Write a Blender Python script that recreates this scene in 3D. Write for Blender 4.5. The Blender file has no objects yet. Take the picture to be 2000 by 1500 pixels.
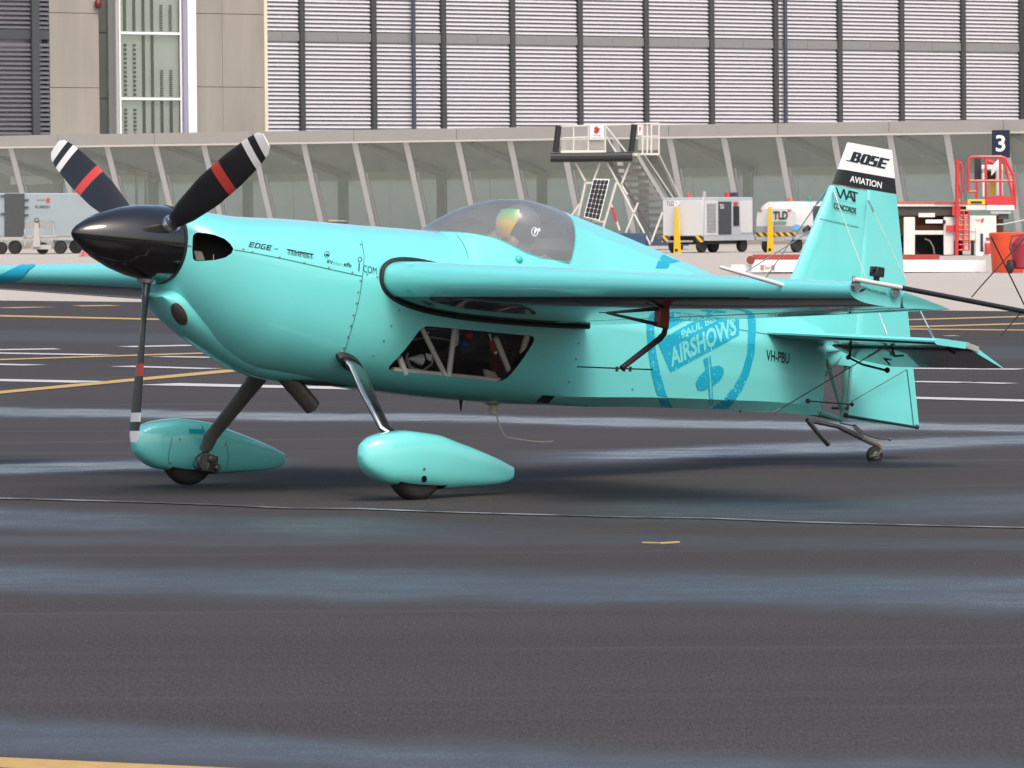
import bpy, bmesh, math, random
import numpy as np
from mathutils import Vector, Matrix
from mathutils.bvhtree import BVHTree
random.seed(7)
S = bpy.context.scene
COL = S.collection
R = math.radians

# ---------------------------------------------------------------- camera
F, CAMH, YH, ROLL = 9787., 1.384, 424.4, .00833          # focal length in photo pixels, lens height, horizon row, roll
PITCH = math.atan((750 - YH) / F)
fw = np.array([0, math.cos(PITCH), -math.sin(PITCH)])
_rt = np.array([1., 0, 0]); _up = np.array([0, math.sin(PITCH), math.cos(PITCH)])
ri = math.cos(ROLL) * _rt - math.sin(ROLL) * _up
ui = math.cos(ROLL) * _up + math.sin(ROLL) * _rt
CAM = np.array([0, 0, CAMH])
cam = bpy.data.cameras.new('camera'); cam_o = bpy.data.objects.new('camera', cam); COL.objects.link(cam_o)
M = Matrix(((ri[0], ui[0], -fw[0], 0), (ri[1], ui[1], -fw[1], 0), (ri[2], ui[2], -fw[2], CAMH), (0, 0, 0, 1)))
cam_o.matrix_world = M
cam.sensor_width = 36; cam.lens = F / 2000 * 36
cam.clip_start = .5; cam.clip_end = 5000
cam.dof.use_dof = True; cam.dof.focus_distance = 25.0; cam.dof.aperture_fstop = 38
S.camera = cam_o

# ---------------------------------------------------------------- sky, sun, exposure
SUN_EL, SUN_AZ = R(52), R(163)          # azimuth: clockwise from +Y
w = bpy.data.worlds.new('World'); S.world = w; w.use_nodes = True
nt = w.node_tree; bg = nt.nodes['Background']
sk = nt.nodes.new('ShaderNodeTexSky'); sk.sky_type = 'NISHITA'; sk.sun_disc = False
sk.sun_elevation = SUN_EL; sk.sun_rotation = SUN_AZ
sk.air_density = 1.0; sk.dust_density = 4.5; sk.ozone_density = 0.0
nt.links.new(sk.outputs[0], bg.inputs[0]); bg.inputs[1].default_value = .15
sl = bpy.data.lights.new('sun', 'SUN'); sl.energy = .9; sl.angle = R(24); sl.color = (1, .985, .955)
so = bpy.data.objects.new('sun', sl); COL.objects.link(so)
so.rotation_euler = Vector((math.sin(SUN_AZ) * math.cos(SUN_EL), math.cos(SUN_AZ) * math.cos(SUN_EL), math.sin(SUN_EL))).to_track_quat('Z', 'Y').to_euler()
S.view_settings.view_transform = 'Standard'; S.view_settings.look = 'None'
S.view_settings.gamma = 1; S.view_settings.exposure = 0.66; S.view_settings.use_curve_mapping = False

# ---------------------------------------------------------------- pixel <-> world helpers (photo pixels, 2000 x 1500)
def ray(x, y): return (x - 1000) / F * ri - (y - 750) / F * ui + fw
def onz(x, y, z=0.): r = ray(x, y); return CAM + r * ((z - CAMH) / r[2])
def ony(x, y, Y): r = ray(x, y); return CAM + r * (Y / r[1])
def onpl(x, y, p0, n): r = ray(x, y); return CAM + r * (((p0 - CAM) @ n) / (r @ n))
# aircraft frame: x aft, y starboard, z up, origin on the ground between the main wheels
TH, AL, BK = R(41.55), R(6.78), R(-.46)
cT, sT, cA, sA = math.cos(TH), math.sin(TH), math.cos(AL), math.sin(AL)
AX = np.array([cT * cA, sT * cA, -sA]); _s = np.array([-sT, cT, 0]); _u = np.array([cT * sA, sT * sA, cA])
AY = math.cos(BK) * _s - math.sin(BK) * _u; AZ = math.cos(BK) * _u + math.sin(BK) * _s
AO = (onz(812, 975) + onz(367, 950)) / 2
def w2l(P): d = np.asarray(P) - AO; return np.array([d @ AX, d @ AY, d @ AZ])
def L(x, y, ya=0.): return w2l(onpl(x, y, AO + AY * ya, AY))       # on the plane y = ya
def LX(x, y, xa): return w2l(onpl(x, y, AO + AX * xa, AX))
def LZ(x, y, za): return w2l(onpl(x, y, AO + AZ * za, AZ))
CAML = Vector(w2l(CAM))
def lray(x, y): r = ray(x, y); return Vector((r @ AX, r @ AY, r @ AZ)).normalized()

# ---------------------------------------------------------------- materials
MATS = {}
def pbr(name, col, rough=.5, metal=0., coat=0., var=.06, scale=6., bump=0., bscale=60., spec=.5, stretch=None, coat_rough=.04):
    if name in MATS: return MATS[name]
    m = bpy.data.materials.new(name); m.use_nodes = True; n = m.node_tree.nodes; l = m.node_tree.links
    b = n['Principled BSDF']
    b.inputs['Roughness'].default_value = rough; b.inputs['Metallic'].default_value = metal
    b.inputs['Coat Weight'].default_value = coat; b.inputs['Coat Roughness'].default_value = coat_rough
    b.inputs['Specular IOR Level'].default_value = spec
    tc = n.new('ShaderNodeTexCoord'); src = tc.outputs['Object']
    if stretch:
        mp = n.new('ShaderNodeMapping'); mp.inputs['Scale'].default_value = stretch; l.new(src, mp.inputs[0]); src = mp.outputs[0]
    no = n.new('ShaderNodeTexNoise'); no.inputs['Scale'].default_value = scale; no.inputs['Detail'].default_value = 5
    l.new(src, no.inputs['Vector'])
    mx = n.new('ShaderNodeMix'); mx.data_type = 'RGBA'
    mx.inputs[6].default_value = (*[c * (1 - var) for c in col], 1); mx.inputs[7].default_value = (*[min(1, c * (1 + var)) for c in col], 1)
    l.new(no.outputs['Fac'], mx.inputs[0]); l.new(mx.outputs[2], b.inputs['Base Color'])
    rr = n.new('ShaderNodeMapRange'); rr.inputs[3].default_value = max(0, rough - .08); rr.inputs[4].default_value = min(1, rough + .08)
    l.new(no.outputs['Fac'], rr.inputs[0]); l.new(rr.outputs[0], b.inputs['Roughness'])
    if bump:
        n2 = n.new('ShaderNodeTexNoise'); n2.inputs['Scale'].default_value = bscale; n2.inputs['Detail'].default_value = 4
        l.new(src, n2.inputs['Vector'])
        bp = n.new('ShaderNodeBump'); bp.inputs['Strength'].default_value = bump; bp.inputs['Distance'].default_value = .02
        l.new(n2.outputs['Fac'], bp.inputs['Height']); l.new(bp.outputs[0], b.inputs['Normal'])
    MATS[name] = m; return m
def glass(name, tint, fres=1.45, rough=.0, spec=1.0, diffuse=0., dcol=(.5, .5, .5)):
    m = bpy.data.materials.new(name); m.use_nodes = True; n = m.node_tree.nodes; l = m.node_tree.links
    n.remove(n['Principled BSDF']); out = n['Material Output']
    t = n.new('ShaderNodeBsdfTransparent'); t.inputs[0].default_value = (*tint, 1)
    g = n.new('ShaderNodeBsdfGlossy'); g.inputs['Roughness'].default_value = rough
    f = n.new('ShaderNodeFresnel'); f.inputs[0].default_value = fres
    a = n.new('ShaderNodeMixShader')
    src = t.outputs[0]
    if diffuse:
        d = n.new('ShaderNodeBsdfDiffuse'); d.inputs[0].default_value = (*dcol, 1)
        no = n.new('ShaderNodeTexNoise'); no.inputs['Scale'].default_value = 3.; mr = n.new('ShaderNodeMapRange')
        mr.inputs[3].default_value = diffuse * .7; mr.inputs[4].default_value = diffuse * 1.3
        l.new(no.outputs['Fac'], mr.inputs[0])
        k = n.new('ShaderNodeMixShader'); l.new(mr.outputs[0], k.inputs[0])
        l.new(t.outputs[0], k.inputs[1]); l.new(d.outputs[0], k.inputs[2]); src = k.outputs[0]
    ml = n.new('ShaderNodeMath'); ml.operation = 'MULTIPLY'; ml.inputs[1].default_value = spec
    l.new(f.outputs[0], ml.inputs[0]); l.new(ml.outputs[0], a.inputs[0])
    l.new(src, a.inputs[1]); l.new(g.outputs[0], a.inputs[2]); l.new(a.outputs[0], out.inputs[0])
    return m
TEAL = pbr('teal_paint', (.155, .63, .605), .38, coat=1., var=.025, scale=1.5, coat_rough=.035)
BLUE = pbr('blue_paint', (.003, .33, .47), .5, coat=.15, var=.06, scale=4)
INK = pbr('black_lettering', (.012, .02, .03), .5, var=.1)
GREY_INK = pbr('grey_lettering', (.16, .34, .34), .5)
WHITE = pbr('white_paint', (.8, .8, .8), .4, coat=.4, var=.03)
BLACKGLOSS = pbr('black_gloss', (.004, .004, .0045), .25, coat=1., var=.2, coat_rough=.02, spec=.1)
BLACKGLOSS.node_tree.nodes['Principled BSDF'].inputs['Coat IOR'].default_value = 1.62
BLACK = pbr('black_satin', (.014, .014, .016), .45, var=.2)
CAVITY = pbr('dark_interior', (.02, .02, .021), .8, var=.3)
RUBBER = pbr('tyre_rubber', (.022, .021, .021), .75, var=.25, scale=20, bump=.3)
ALU = pbr('polished_metal', (.55, .56, .58), .22, metal=1., var=.1, scale=12)
STEEL = pbr('dull_steel', (.27, .26, .25), .42, metal=.9, var=.25, scale=30)
DARKSTEEL = pbr('sooty_steel', (.17, .155, .14), .45, metal=.8, var=.35, scale=14)
TUBEW = pbr('white_tube', (.62, .6, .57), .4, var=.08)
GREENTUBE = pbr('green_tube', (.13, .36, .32), .45, var=.15)
RED = pbr('red_paint', (.52, .03, .035), .42, var=.12, coat=.3)
ORANGE = pbr('orange_plastic', (.70, .075, .02), .45, var=.08)
YELLOW = pbr('yellow_paint', (.72, .47, .02), .45, var=.1, scale=9)
BROWNRED = pbr('red_brown_paint', (.17, .035, .02), .4, var=.2)
OFFW = pbr('cream_plastic', (.62, .6, .48), .5)
LGREY = pbr('light_grey_paint', (.42, .44, .47), .45, var=.06, coat=.2)
CHAR = pbr('charcoal_paint', (.05, .055, .06), .45, var=.1)
GALV = pbr('galvanised_steel', (.42, .41, .4), .5, metal=.35, var=.18, scale=8)

# ---------------------------------------------------------------- mesh helpers
class MB:
    def __init__(s): s.v = []; s.f = []
    def add(s, v, f):
        o = len(s.v); s.v += [tuple(map(float, p)) for p in v]; s.f += [tuple(i + o for i in q) for q in f]; return s
    def box(s, c, d, rz=0., rx=0., ry=0.):
        m = Matrix.Rotation(rz, 3, 'Z') @ Matrix.Rotation(ry, 3, 'Y') @ Matrix.Rotation(rx, 3, 'X'); c = Vector(c)
        v = [c + m @ Vector((sx * d[0] / 2, sy * d[1] / 2, sz * d[2] / 2)) for sx in (-1, 1) for sy in (-1, 1) for sz in (-1, 1)]
        return s.add(v, [(0, 1, 3, 2), (4, 6, 7, 5), (0, 4, 5, 1), (2, 3, 7, 6), (0, 2, 6, 4), (1, 5, 7, 3)])
    def bx(s, x0, x1, y0, y1, z0, z1): return s.box(((x0 + x1) / 2, (y0 + y1) / 2, (z0 + z1) / 2), (abs(x1 - x0), abs(y1 - y0), abs(z1 - z0)))
    def tube(s, pts, r, n=8, cap=True, flat=1., ref=None):
        pts = [Vector(p) for p in pts]; rs = r if hasattr(r, '__len__') else [r] * len(pts)
        o = len(s.v); ref0 = Vector(ref) if ref else None
        up = None
        for i, p in enumerate(pts):
            t = (pts[min(i + 1, len(pts) - 1)] - pts[max(i - 1, 0)]).normalized()
            if up is None: up = ref0 if ref0 else (Vector((0, 0, 1)) if abs(t.z) < .9 else Vector((1, 0, 0)))
            a = (up - t * up.dot(t)).normalized(); up = a; b = t.cross(a)
            for k in range(n):
                an = 2 * math.pi * k / n
                s.v.append(tuple(p + (a * math.cos(an) * flat + b * math.sin(an)) * rs[i]))
        for i in range(len(pts) - 1):
            for k in range(n):
                s.f.append((o + i * n + k, o + i * n + (k + 1) % n, o + (i + 1) * n + (k + 1) % n, o + (i + 1) * n + k))
        if cap:
            s.f.append(tuple(o + k for k in reversed(range(n)))); s.f.append(tuple(o + (len(pts) - 1) * n + k for k in range(n)))
        return s
    def loft(s, secs, closed=True, cap=True):
        n = len(secs[0]); o = len(s.v)
        for c in secs: s.v += [tuple(map(float, p)) for p in c]
        m = n if closed else n - 1
        for i in range(len(secs) - 1):
            for k in range(m):
                s.f.append((o + i * n + k, o + i * n + (k + 1) % n, o + (i + 1) * n + (k + 1) % n, o + (i + 1) * n + k))
        if cap and closed:
            s.f.append(tuple(o + k for k in reversed(range(n)))); s.f.append(tuple(o + (len(secs) - 1) * n + k for k in range(n)))
        return s
    def lathe(s, prof, c, axis, n=24, cap=True):                # prof: (distance along axis, radius)
        c = Vector(c); ax = Vector(axis).normalized(); a = ax.orthogonal().normalized(); b = ax.cross(a)
        return s.loft([[c + ax * d + (a * math.cos(2 * math.pi * k / n) + b * math.sin(2 * math.pi * k / n)) * max(r, 1e-4) for k in range(n)] for d, r in prof], cap=cap)
    def prism(s, poly, f, t0, t1):                               # poly in 2D, f(u, v, t) -> point
        n = len(poly); v = [f(p[0], p[1], t0) for p in poly] + [f(p[0], p[1], t1) for p in poly]
        return s.add(v, [tuple(reversed(range(n))), tuple(range(n, 2 * n))] + [(i, (i + 1) % n, n + (i + 1) % n, n + i) for i in range(n)])
    def ball(s, c, r, n=12, m=8):
        r = r if hasattr(r, '__len__') else (r, r, r)
        return s.loft([[(c[0] + r[0] * math.sin(a) * math.cos(2 * math.pi * k / n), c[1] + r[1] * math.sin(a) * math.sin(2 * math.pi * k / n), c[2] + r[2] * math.cos(a)) for k in range(n)]
                       for a in [max(.02, min(math.pi - .02, math.pi * i / m)) for i in range(m + 1)]])
    def mesh(s, name, mats, smooth=40):
        me = bpy.data.meshes.new(name); me.from_pydata(s.v, [], s.f)
        for m in (mats if isinstance(mats, (list, tuple)) else [mats]): me.materials.append(m)
        bm = bmesh.new(); bm.from_mesh(me); bmesh.ops.recalc_face_normals(bm, faces=bm.faces); bm.to_mesh(me); bm.free()
        shade(me, smooth); return me
def shade(me, smooth):
    if smooth:
        me.polygons.foreach_set('use_smooth', [True] * len(me.polygons)); me.set_sharp_from_angle(angle=R(smooth))
    me.update()
def put(name, me, parent=None, **kw):
    o = bpy.data.objects.new(name, me); COL.objects.link(o)
    if parent: o.parent = parent
    for k, v in kw.items(): o[k] = v
    return o
def obj(name, mb, mat, parent=None, smooth=40, bevel=0., **kw):
    o = put(name, mb.mesh(name, mat, smooth), parent, **kw)
    if bevel:
        md = o.modifiers.new('bevel', 'BEVEL'); md.width = bevel; md.segments = 2; md.limit_method = 'ANGLE'; md.angle_limit = R(40)
    return o
def thing(name, label, cat, loc=(0, 0, 0), rz=0., group=None):
    o = bpy.data.objects.new(name, None); COL.objects.link(o); o.location = loc; o.rotation_euler = (0, 0, rz); o.empty_display_size = .3
    o['label'] = label; o['category'] = cat
    if group: o['group'] = group
    return o
def boolean(me, cutter, op, name):
    a = bpy.data.objects.new('cut_target', me); b = bpy.data.objects.new('cutter', cutter)
    COL.objects.link(a); COL.objects.link(b)
    md = a.modifiers.new('b', 'BOOLEAN'); md.object = b; md.operation = op; md.solver = 'EXACT'
    dg = bpy.context.evaluated_depsgraph_get(); r = bpy.data.meshes.new_from_object(a.evaluated_get(dg)); r.name = name
    bpy.data.objects.remove(a); bpy.data.objects.remove(b); return r
def pchip(xs, ys, q):
    xs = np.asarray(xs, float); ys = np.asarray(ys, float); h = np.diff(xs); d = np.diff(ys) / h
    m = np.zeros(len(xs)); m[0] = d[0]; m[-1] = d[-1]
    for i in range(1, len(xs) - 1):
        if d[i - 1] * d[i] > 0:
            w1 = 2 * h[i] + h[i - 1]; w2 = h[i] + 2 * h[i - 1]; m[i] = (w1 + w2) / (w1 / d[i - 1] + w2 / d[i])
    q = np.clip(np.asarray(q, float), xs[0], xs[-1]); i = np.clip(np.searchsorted(xs, q) - 1, 0, len(xs) - 2)
    t = (q - xs[i]) / h[i]
    return (2 * t**3 - 3 * t**2 + 1) * ys[i] + (t**3 - 2 * t**2 + t) * h[i] * m[i] + (-2 * t**3 + 3 * t**2) * ys[i + 1] + (t**3 - t**2) * h[i] * m[i + 1]

def font_mesh(txt, bold=0.):
    cu = bpy.data.curves.new('lettering', 'FONT'); cu.body = txt; cu.offset = bold; cu.resolution_u = 4
    o = bpy.data.objects.new('lettering', cu); COL.objects.link(o)
    me = bpy.data.meshes.new_from_object(o.evaluated_get(bpy.context.evaluated_depsgraph_get()))
    v = np.array([p.co[:2] for p in me.vertices]); f = [tuple(p.vertices) for p in me.polygons]
    bpy.data.objects.remove(o); bpy.data.curves.remove(cu); bpy.data.meshes.remove(me)
    lo, hi = v.min(0), v.max(0)
    return (v - lo) / (hi - lo), f
def text3(name, txt, p0, du, dv, mat, parent, bold=0.):          # flat lettering: origin, width vector, height vector
    v, f = font_mesh(txt, bold); mb = MB(); p0, du, dv = Vector(p0), Vector(du), Vector(dv)
    mb.add([p0 + du * a + dv * b for a, b in v], f)
    return put(name, mb.mesh(name, mat, 0), parent)

# ================================================================ GROUND
def ground_mat():
    m = bpy.data.materials.new('asphalt'); m.use_nodes = True; n = m.node_tree.nodes; l = m.node_tree.links; b = n['Principled BSDF']
    tc = n.new('ShaderNodeTexCoord'); sx = n.new('ShaderNodeSeparateXYZ'); l.new(tc.outputs['Object'], sx.inputs[0])
    def noise(sc, scale, det=4, rough=.55):
        mp = n.new('ShaderNodeMapping'); mp.inputs['Scale'].default_value = sc; l.new(tc.outputs['Object'], mp.inputs[0])
        t = n.new('ShaderNodeTexNoise'); t.inputs['Scale'].default_value = scale; t.inputs['Detail'].default_value = det; t.inputs['Roughness'].default_value = rough
        l.new(mp.outputs[0], t.inputs['Vector']); return t.outputs['Fac']
    def math_(op, a, b_=None, c=None):
        k = n.new('ShaderNodeMath'); k.operation = op
        for i, q in enumerate((a, b_, c)):
            if q is None: continue
            if isinstance(q, (int, float)): k.inputs[i].default_value = q
            else: l.new(q, k.inputs[i])
        return k.outputs[0]
    grain = noise((1, .16, 1), 110, 3, .8); grit = noise((1, 1, 1), 45, 4, .7); big = noise((.12, .6, 1), 1.2, 6, .6)
    # damp bands run across the apron, each along its own line, with ragged edges
    def sstep(v, a, b_):
        k = n.new('ShaderNodeMapRange'); k.interpolation_type = 'SMOOTHSTEP'; k.inputs[1].default_value = a; k.inputs[2].default_value = b_; l.new(v, k.inputs[0]); return k.outputs[0]
    bend = noise((.55, .25, 1), 1.0, 6, .6); fine = noise((.85, 1.7, 1), 2.2, 7, .68); streak = noise((.10, 1.5, 1), 1.6, 5, .6)
    y = math_('ADD', sx.outputs[1], math_('MULTIPLY', math_('SUBTRACT', bend, .5), 1.7))
    wet = None
    for (p0, p1, hw, st, fade) in (((0, 804), (2000, 838), .95, 1.0, None), ((0, 918), (700, 898), .75, .95, (640, 380)), ((900, 898), (2000, 862), .95, .9, (860, 1250)), ((0, 1008), (900, 1042), .85, .8, (1350, 600)),
                                   ((900, 1008), (2000, 985), 1.1, .62, (800, 1300)), ((0, 1052), (2000, 1062), .45, .42, None), ((0, 1132), (2000, 1158), 1.0, .78, None), ((0, 1448), (1500, 1520), .62, .72, None), ((0, 655), (2000, 690), 3.0, .35, None)):
        a, b2 = onz(*p0), onz(*p1); sl_ = (b2[1] - a[1]) / (b2[0] - a[0])
        d = math_('ABSOLUTE', math_('SUBTRACT', math_('MULTIPLY_ADD', sx.outputs[0], -sl_, y), float(a[1] - sl_ * a[0])))
        k = math_('MULTIPLY', sstep(d, hw * 1.25, hw * .35), st)
        if fade: x0, x1 = onz(fade[0], p0[1])[0], onz(fade[1], p0[1])[0]; k = math_('MULTIPLY', k, sstep(sx.outputs[0], float(x0), float(x1)))
        wet = k if wet is None else math_('MAXIMUM', wet, k)
    wet = math_('MULTIPLY', wet, math_('ADD', .35, math_('MULTIPLY', fine, 1.25)))
    wet = math_('MAXIMUM', wet, math_('MULTIPLY', sstep(streak, .52, .8), .4))
    wet = math_('MULTIPLY', wet, math_('MULTIPLY_ADD', sstep(grain, .28, .72), -.55, 1.22))
    wet = math_('MINIMUM', wet, 1.)
    mx = n.new('ShaderNodeMix'); mx.data_type = 'RGBA'; mx.inputs[6].default_value = (.010, .009, .0088, 1); mx.inputs[7].default_value = (.092, .083, .081, 1)
    l.new(math_('ADD', math_('MULTIPLY', big, .35), math_('MULTIPLY', sstep(grain, .22, .78), .6)), mx.inputs[0])
    mw = n.new('ShaderNodeMix'); mw.data_type = 'RGBA'; l.new(math_('MULTIPLY', wet, .55), mw.inputs[0]); l.new(mx.outputs[2], mw.inputs[6]); mw.inputs[7].default_value = (.03, .034, .042, 1)
    l.new(mw.outputs[2], b.inputs['Base Color'])
    ro = n.new('ShaderNodeMapRange'); l.new(wet, ro.inputs[0]); ro.inputs[3].default_value = .82; ro.inputs[4].default_value = .30
    l.new(math_('MULTIPLY_ADD', math_('MULTIPLY', sstep(wet, .6, 1.), sstep(sx.outputs[1], 24., 28.)), -.17, ro.outputs[0]), b.inputs['Roughness'])
    sp = n.new('ShaderNodeMapRange'); l.new(wet, sp.inputs[0]); sp.inputs[3].default_value = .12; sp.inputs[4].default_value = .5
    l.new(sp.outputs[0], b.inputs['Specular IOR Level'])
    bp = n.new('ShaderNodeBump'); bp.inputs['Distance'].default_value = .006
    l.new(math_('MULTIPLY_ADD', wet, -.42, .55), bp.inputs['Strength'])
    l.new(math_('ADD', grit, math_('MULTIPLY', grain, .6)), bp.inputs['Height']); l.new(bp.outputs[0], b.inputs['Normal'])
    return m
ASPHALT = ground_mat()
g = MB().add([(-600, -200, 0), (600, -200, 0), (600, 900, 0), (-600, 900, 0)], [(0, 1, 2, 3)])
asphalt = obj('asphalt', g, ASPHALT, kind='structure', label='dark damp asphalt apron with worn wet streaks')
CONC = pbr('apron_concrete', (.41, .365, .31), .85, var=.14, scale=.35, bump=.1, stretch=(.4, 1.5, 1))
pa, pb = onz(-600, 581), onz(2600, 615)
dv = (pb - pa) / np.linalg.norm(pb - pa); nrm = np.array([-dv[1], dv[0], 0])
qa, qb = pa - dv * 300, pb + dv * 300
g = MB().add([(*qa[:2], .004), (*qb[:2], .004), (*(qb + nrm * 420)[:2], .004), (*(qa + nrm * 420)[:2], .004)], [(0, 1, 2, 3)])
obj('concrete_apron', g, CONC, kind='structure', label='pale concrete apron in front of the terminal')
LINEW = pbr('white_line_paint', (.47, .46, .44), .6, var=.25, scale=25, stretch=(1, 4, 1)); LINEY = pbr('yellow_line_paint', (.44, .27, .07), .6, var=.22, scale=18)
SEAL = pbr('joint_glint', (.05, .05, .05), .5, var=.3, scale=9, spec=.4)
def gline(pts, wpx, mat, name='painted_line', z=.005):
    P = [onz(*p) for p in pts]; mb = MB(); sec = []
    for i, p in enumerate(P):
        wd = (onz(pts[i][0], pts[i][1] - wpx / 2) - onz(pts[i][0], pts[i][1] + wpx / 2)); h = np.linalg.norm(wd) / 2
        t = P[min(i + 1, len(P) - 1)] - P[max(i - 1, 0)]; t /= np.linalg.norm(t); nn = np.array([-t[1], t[0], 0]); h *= abs(nn[1])
        sec.append([(*(p - nn * h)[:2], z), (*(p + nn * h)[:2], z)])
    mb.loft(sec, closed=False, cap=False); return obj(name, mb, mat, asphalt, 0)
for pts, wd, m in [([(-60, 773), (470, 723)], 7, LINEY), ([(-60, 616), (340, 625)], 2.6, LINEY), ([(-60, 705), (410, 690)], 2.6, LINEY), ([(0, 602), (85, 600)], 2, LINEY), ([(150, 598), (225, 597)], 2, LINEY),
                   ([(-60, 742), (182, 747)], 4, LINEW), ([(308, 751), (820, 762)], 5, LINEW), ([(-20, 712), (70, 714)], 2.4, LINEW), ([(236, 716), (416, 721)], 2.4, LINEW),
                   ([(-20, 684), (112, 682)], 2.2, LINEW), ([(-20, 690), (204, 694)], 2.2, LINEW), ([(244, 678), (380, 675)], 2.4, LINEW), ([(312, 697), (424, 699)], 2, LINEW),
                   ([(1740, 640), (2060, 631)], 2.4, LINEY), ([(1740, 626), (2060, 617)], 2.2, LINEY), ([(1740, 643), (2060, 646)], 2.2, LINEY), ([(1850, 656), (1867, 657)], 2, LINEW),
                   ([(1740, 720), (1996, 722)], 2.4, LINEW), ([(1780, 746), (1885, 748)], 2.6, LINEW), ([(1900, 748), (1974, 750)], 2.6, LINEW), ([(1740, 777), (2060, 785)], 4.5, LINEW),
                   ([(-120, 1487), (620, 1521)], 19, LINEY)]:
    gline(pts, wd, m)
def paint_joint_glint():
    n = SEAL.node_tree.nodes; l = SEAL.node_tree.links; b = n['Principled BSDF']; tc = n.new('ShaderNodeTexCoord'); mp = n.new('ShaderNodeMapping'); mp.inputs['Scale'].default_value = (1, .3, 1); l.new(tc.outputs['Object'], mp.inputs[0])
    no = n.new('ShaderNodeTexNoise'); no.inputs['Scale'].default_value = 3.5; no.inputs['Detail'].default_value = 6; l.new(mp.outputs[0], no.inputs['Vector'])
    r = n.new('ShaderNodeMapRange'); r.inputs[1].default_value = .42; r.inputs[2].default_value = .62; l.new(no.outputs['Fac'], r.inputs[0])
    mx = n.new('ShaderNodeMix'); mx.data_type = 'RGBA'; l.new(r.outputs[0], mx.inputs[0]); mx.inputs[6].default_value = (.068, .063, .062, 1); mx.inputs[7].default_value = (.27, .28, .30, 1)  # pale patches painted into the colour for the wet joint's glint
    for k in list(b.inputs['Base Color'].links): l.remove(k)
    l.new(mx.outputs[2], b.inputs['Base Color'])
paint_joint_glint()
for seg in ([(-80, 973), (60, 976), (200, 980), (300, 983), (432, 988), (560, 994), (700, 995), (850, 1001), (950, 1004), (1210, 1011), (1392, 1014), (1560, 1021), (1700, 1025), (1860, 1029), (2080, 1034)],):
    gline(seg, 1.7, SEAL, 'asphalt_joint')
st = obj('dry_straw', MB().tube([onz(1255, 1060, .006), onz(1290, 1061, .01), onz(1327, 1059, .006)], .004, 5), pbr('straw', (.5, .36, .16), .7), None,
         label='single pale straw lying on the damp asphalt in front of the plane', category='straw')

# ================================================================ AIRCRAFT
ac = bpy.data.objects.new('aerobatic_plane', None); COL.objects.link(ac)
ac.matrix_world = Matrix(((AX[0], AY[0], AZ[0], AO[0]), (AX[1], AY[1], AZ[1], AO[1]), (AX[2], AY[2], AZ[2], AO[2]), (0, 0, 0, 1)))
ac['label'] = 'turquoise single seat aerobatic plane with black spinner taxiing on the asphalt'; ac['category'] = 'airplane'

# ---- fuselage loft
FX = [-1.0, -.965, -.9, -.8, -.65, -.4, -.05, .4, .73, 1.2, 1.69, 2.12, 2.67, 3.2, 3.62]
FW = [.19, .235, .285, .325, .36, .385, .39, .385, .38, .37, .335, .29, .215, .13, .062]
FZC = [1.153, 1.15, 1.145, 1.135, 1.11, 1.07, 1.04, 1.03, 1.03, 1.03, 1.03, 1.03, 1.04, 1.05, 1.05]
FZB = [.966, .91, .838, .755, .665, .585, .565, .552, .55, .56, .59, .625, .66, .69, .705]
FNB = [2., 2.05, 2.1, 2.2, 2.3, 2.5, 2.8, 2.9, 3, 3, 3, 3, 3, 3, 3]
FNT = [2., 2.05, 2.1, 2.15, 2.2, 2.25, 2.25, 2.2, 2.1, 1.95, 1.95, 2., 2., 2., 2.]
tops = [(-1.0, 1.338), (-.9, 1.344)] + [tuple(L(x, y)[[0, 2]]) for x, y in
        [(420, 419), (560, 428), (700, 440), (780, 446), (838, 450.5), (850, 445), (868, 430), (905, 408), (940, 396), (985, 389), (1030, 391), (1072, 402), (1115, 419), (1170, 441), (1230, 466), (1300, 496), (1370, 526)]] + [(3.2, 1.3), (3.62, 1.2)]
TX, TZ = zip(*tops)
NS = 96
def smooth01(t): t = min(1, max(0, t)); return t * t * (3 - 2 * t)
def section(x):
    wd, zc, zb, nb, ntp = (float(pchip(FX, a, x)) for a in (FW, FZC, FZB, FNB, FNT)); zt = float(pchip(TX, TZ, x))
    pts = []
    for k in range(NS):
        t = 2 * math.pi * k / NS; c, s_ = math.cos(t), math.sin(t); n_ = ntp if s_ >= 0 else nb
        y = wd * math.copysign(abs(c) ** (2 / n_), c); z = (zt - zc if s_ >= 0 else zc - zb) * math.copysign(abs(s_) ** (2 / n_), s_)
        pts.append((y, zc + z))
    f = smooth01((x - 1.25) / .55)
    if f > 0:                                                    # fabric over stringers: flats with soft creases
        half = [(0, zt, 0), (.40 * wd, zt - .16 * (zt - zc), 9), (.72 * wd, zt - .5 * (zt - zc), 16), (wd, zc, 24), (.99 * wd, zc - .52 * (zc - zb), 32), (.93 * wd, zb + .055, 39), (.6 * wd, zb, 43), (0, zb, 48)]
        out = [None] * NS
        for (y0, z0, i0), (y1, z1, i1) in zip(half, half[1:]):
            for i in range(i0, i1 + 1):
                q = (i - i0) / (i1 - i0); yy, zz = y0 + (y1 - y0) * q, z0 + (z1 - z0) * q
                out[(NS // 4 - i) % NS] = (yy, zz); out[(NS // 4 + i) % NS] = (-yy, zz)
        pts = [(a[0] * (1 - f) + b[0] * f, a[1] * (1 - f) + b[1] * f) for a, b in zip(pts, out)]
    return [(x, y, z) for y, z in pts]
xs = sorted(set([-1.0, -.99, -.975] + [round(v, 4) for v in np.linspace(-.96, .7, 60)] + [round(v, 4) for v in np.linspace(.71, 1.75, 60)] + [round(v, 4) for v in np.linspace(1.8, 3.62, 40)]))
hull = MB().loft([section(x) for x in xs])
INTERIOR = pbr('cockpit_trim', (.05, .05, .052), .75, var=.3)
hull_me = hull.mesh('hull', [TEAL, CAVITY, INTERIOR], 26)
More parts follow.
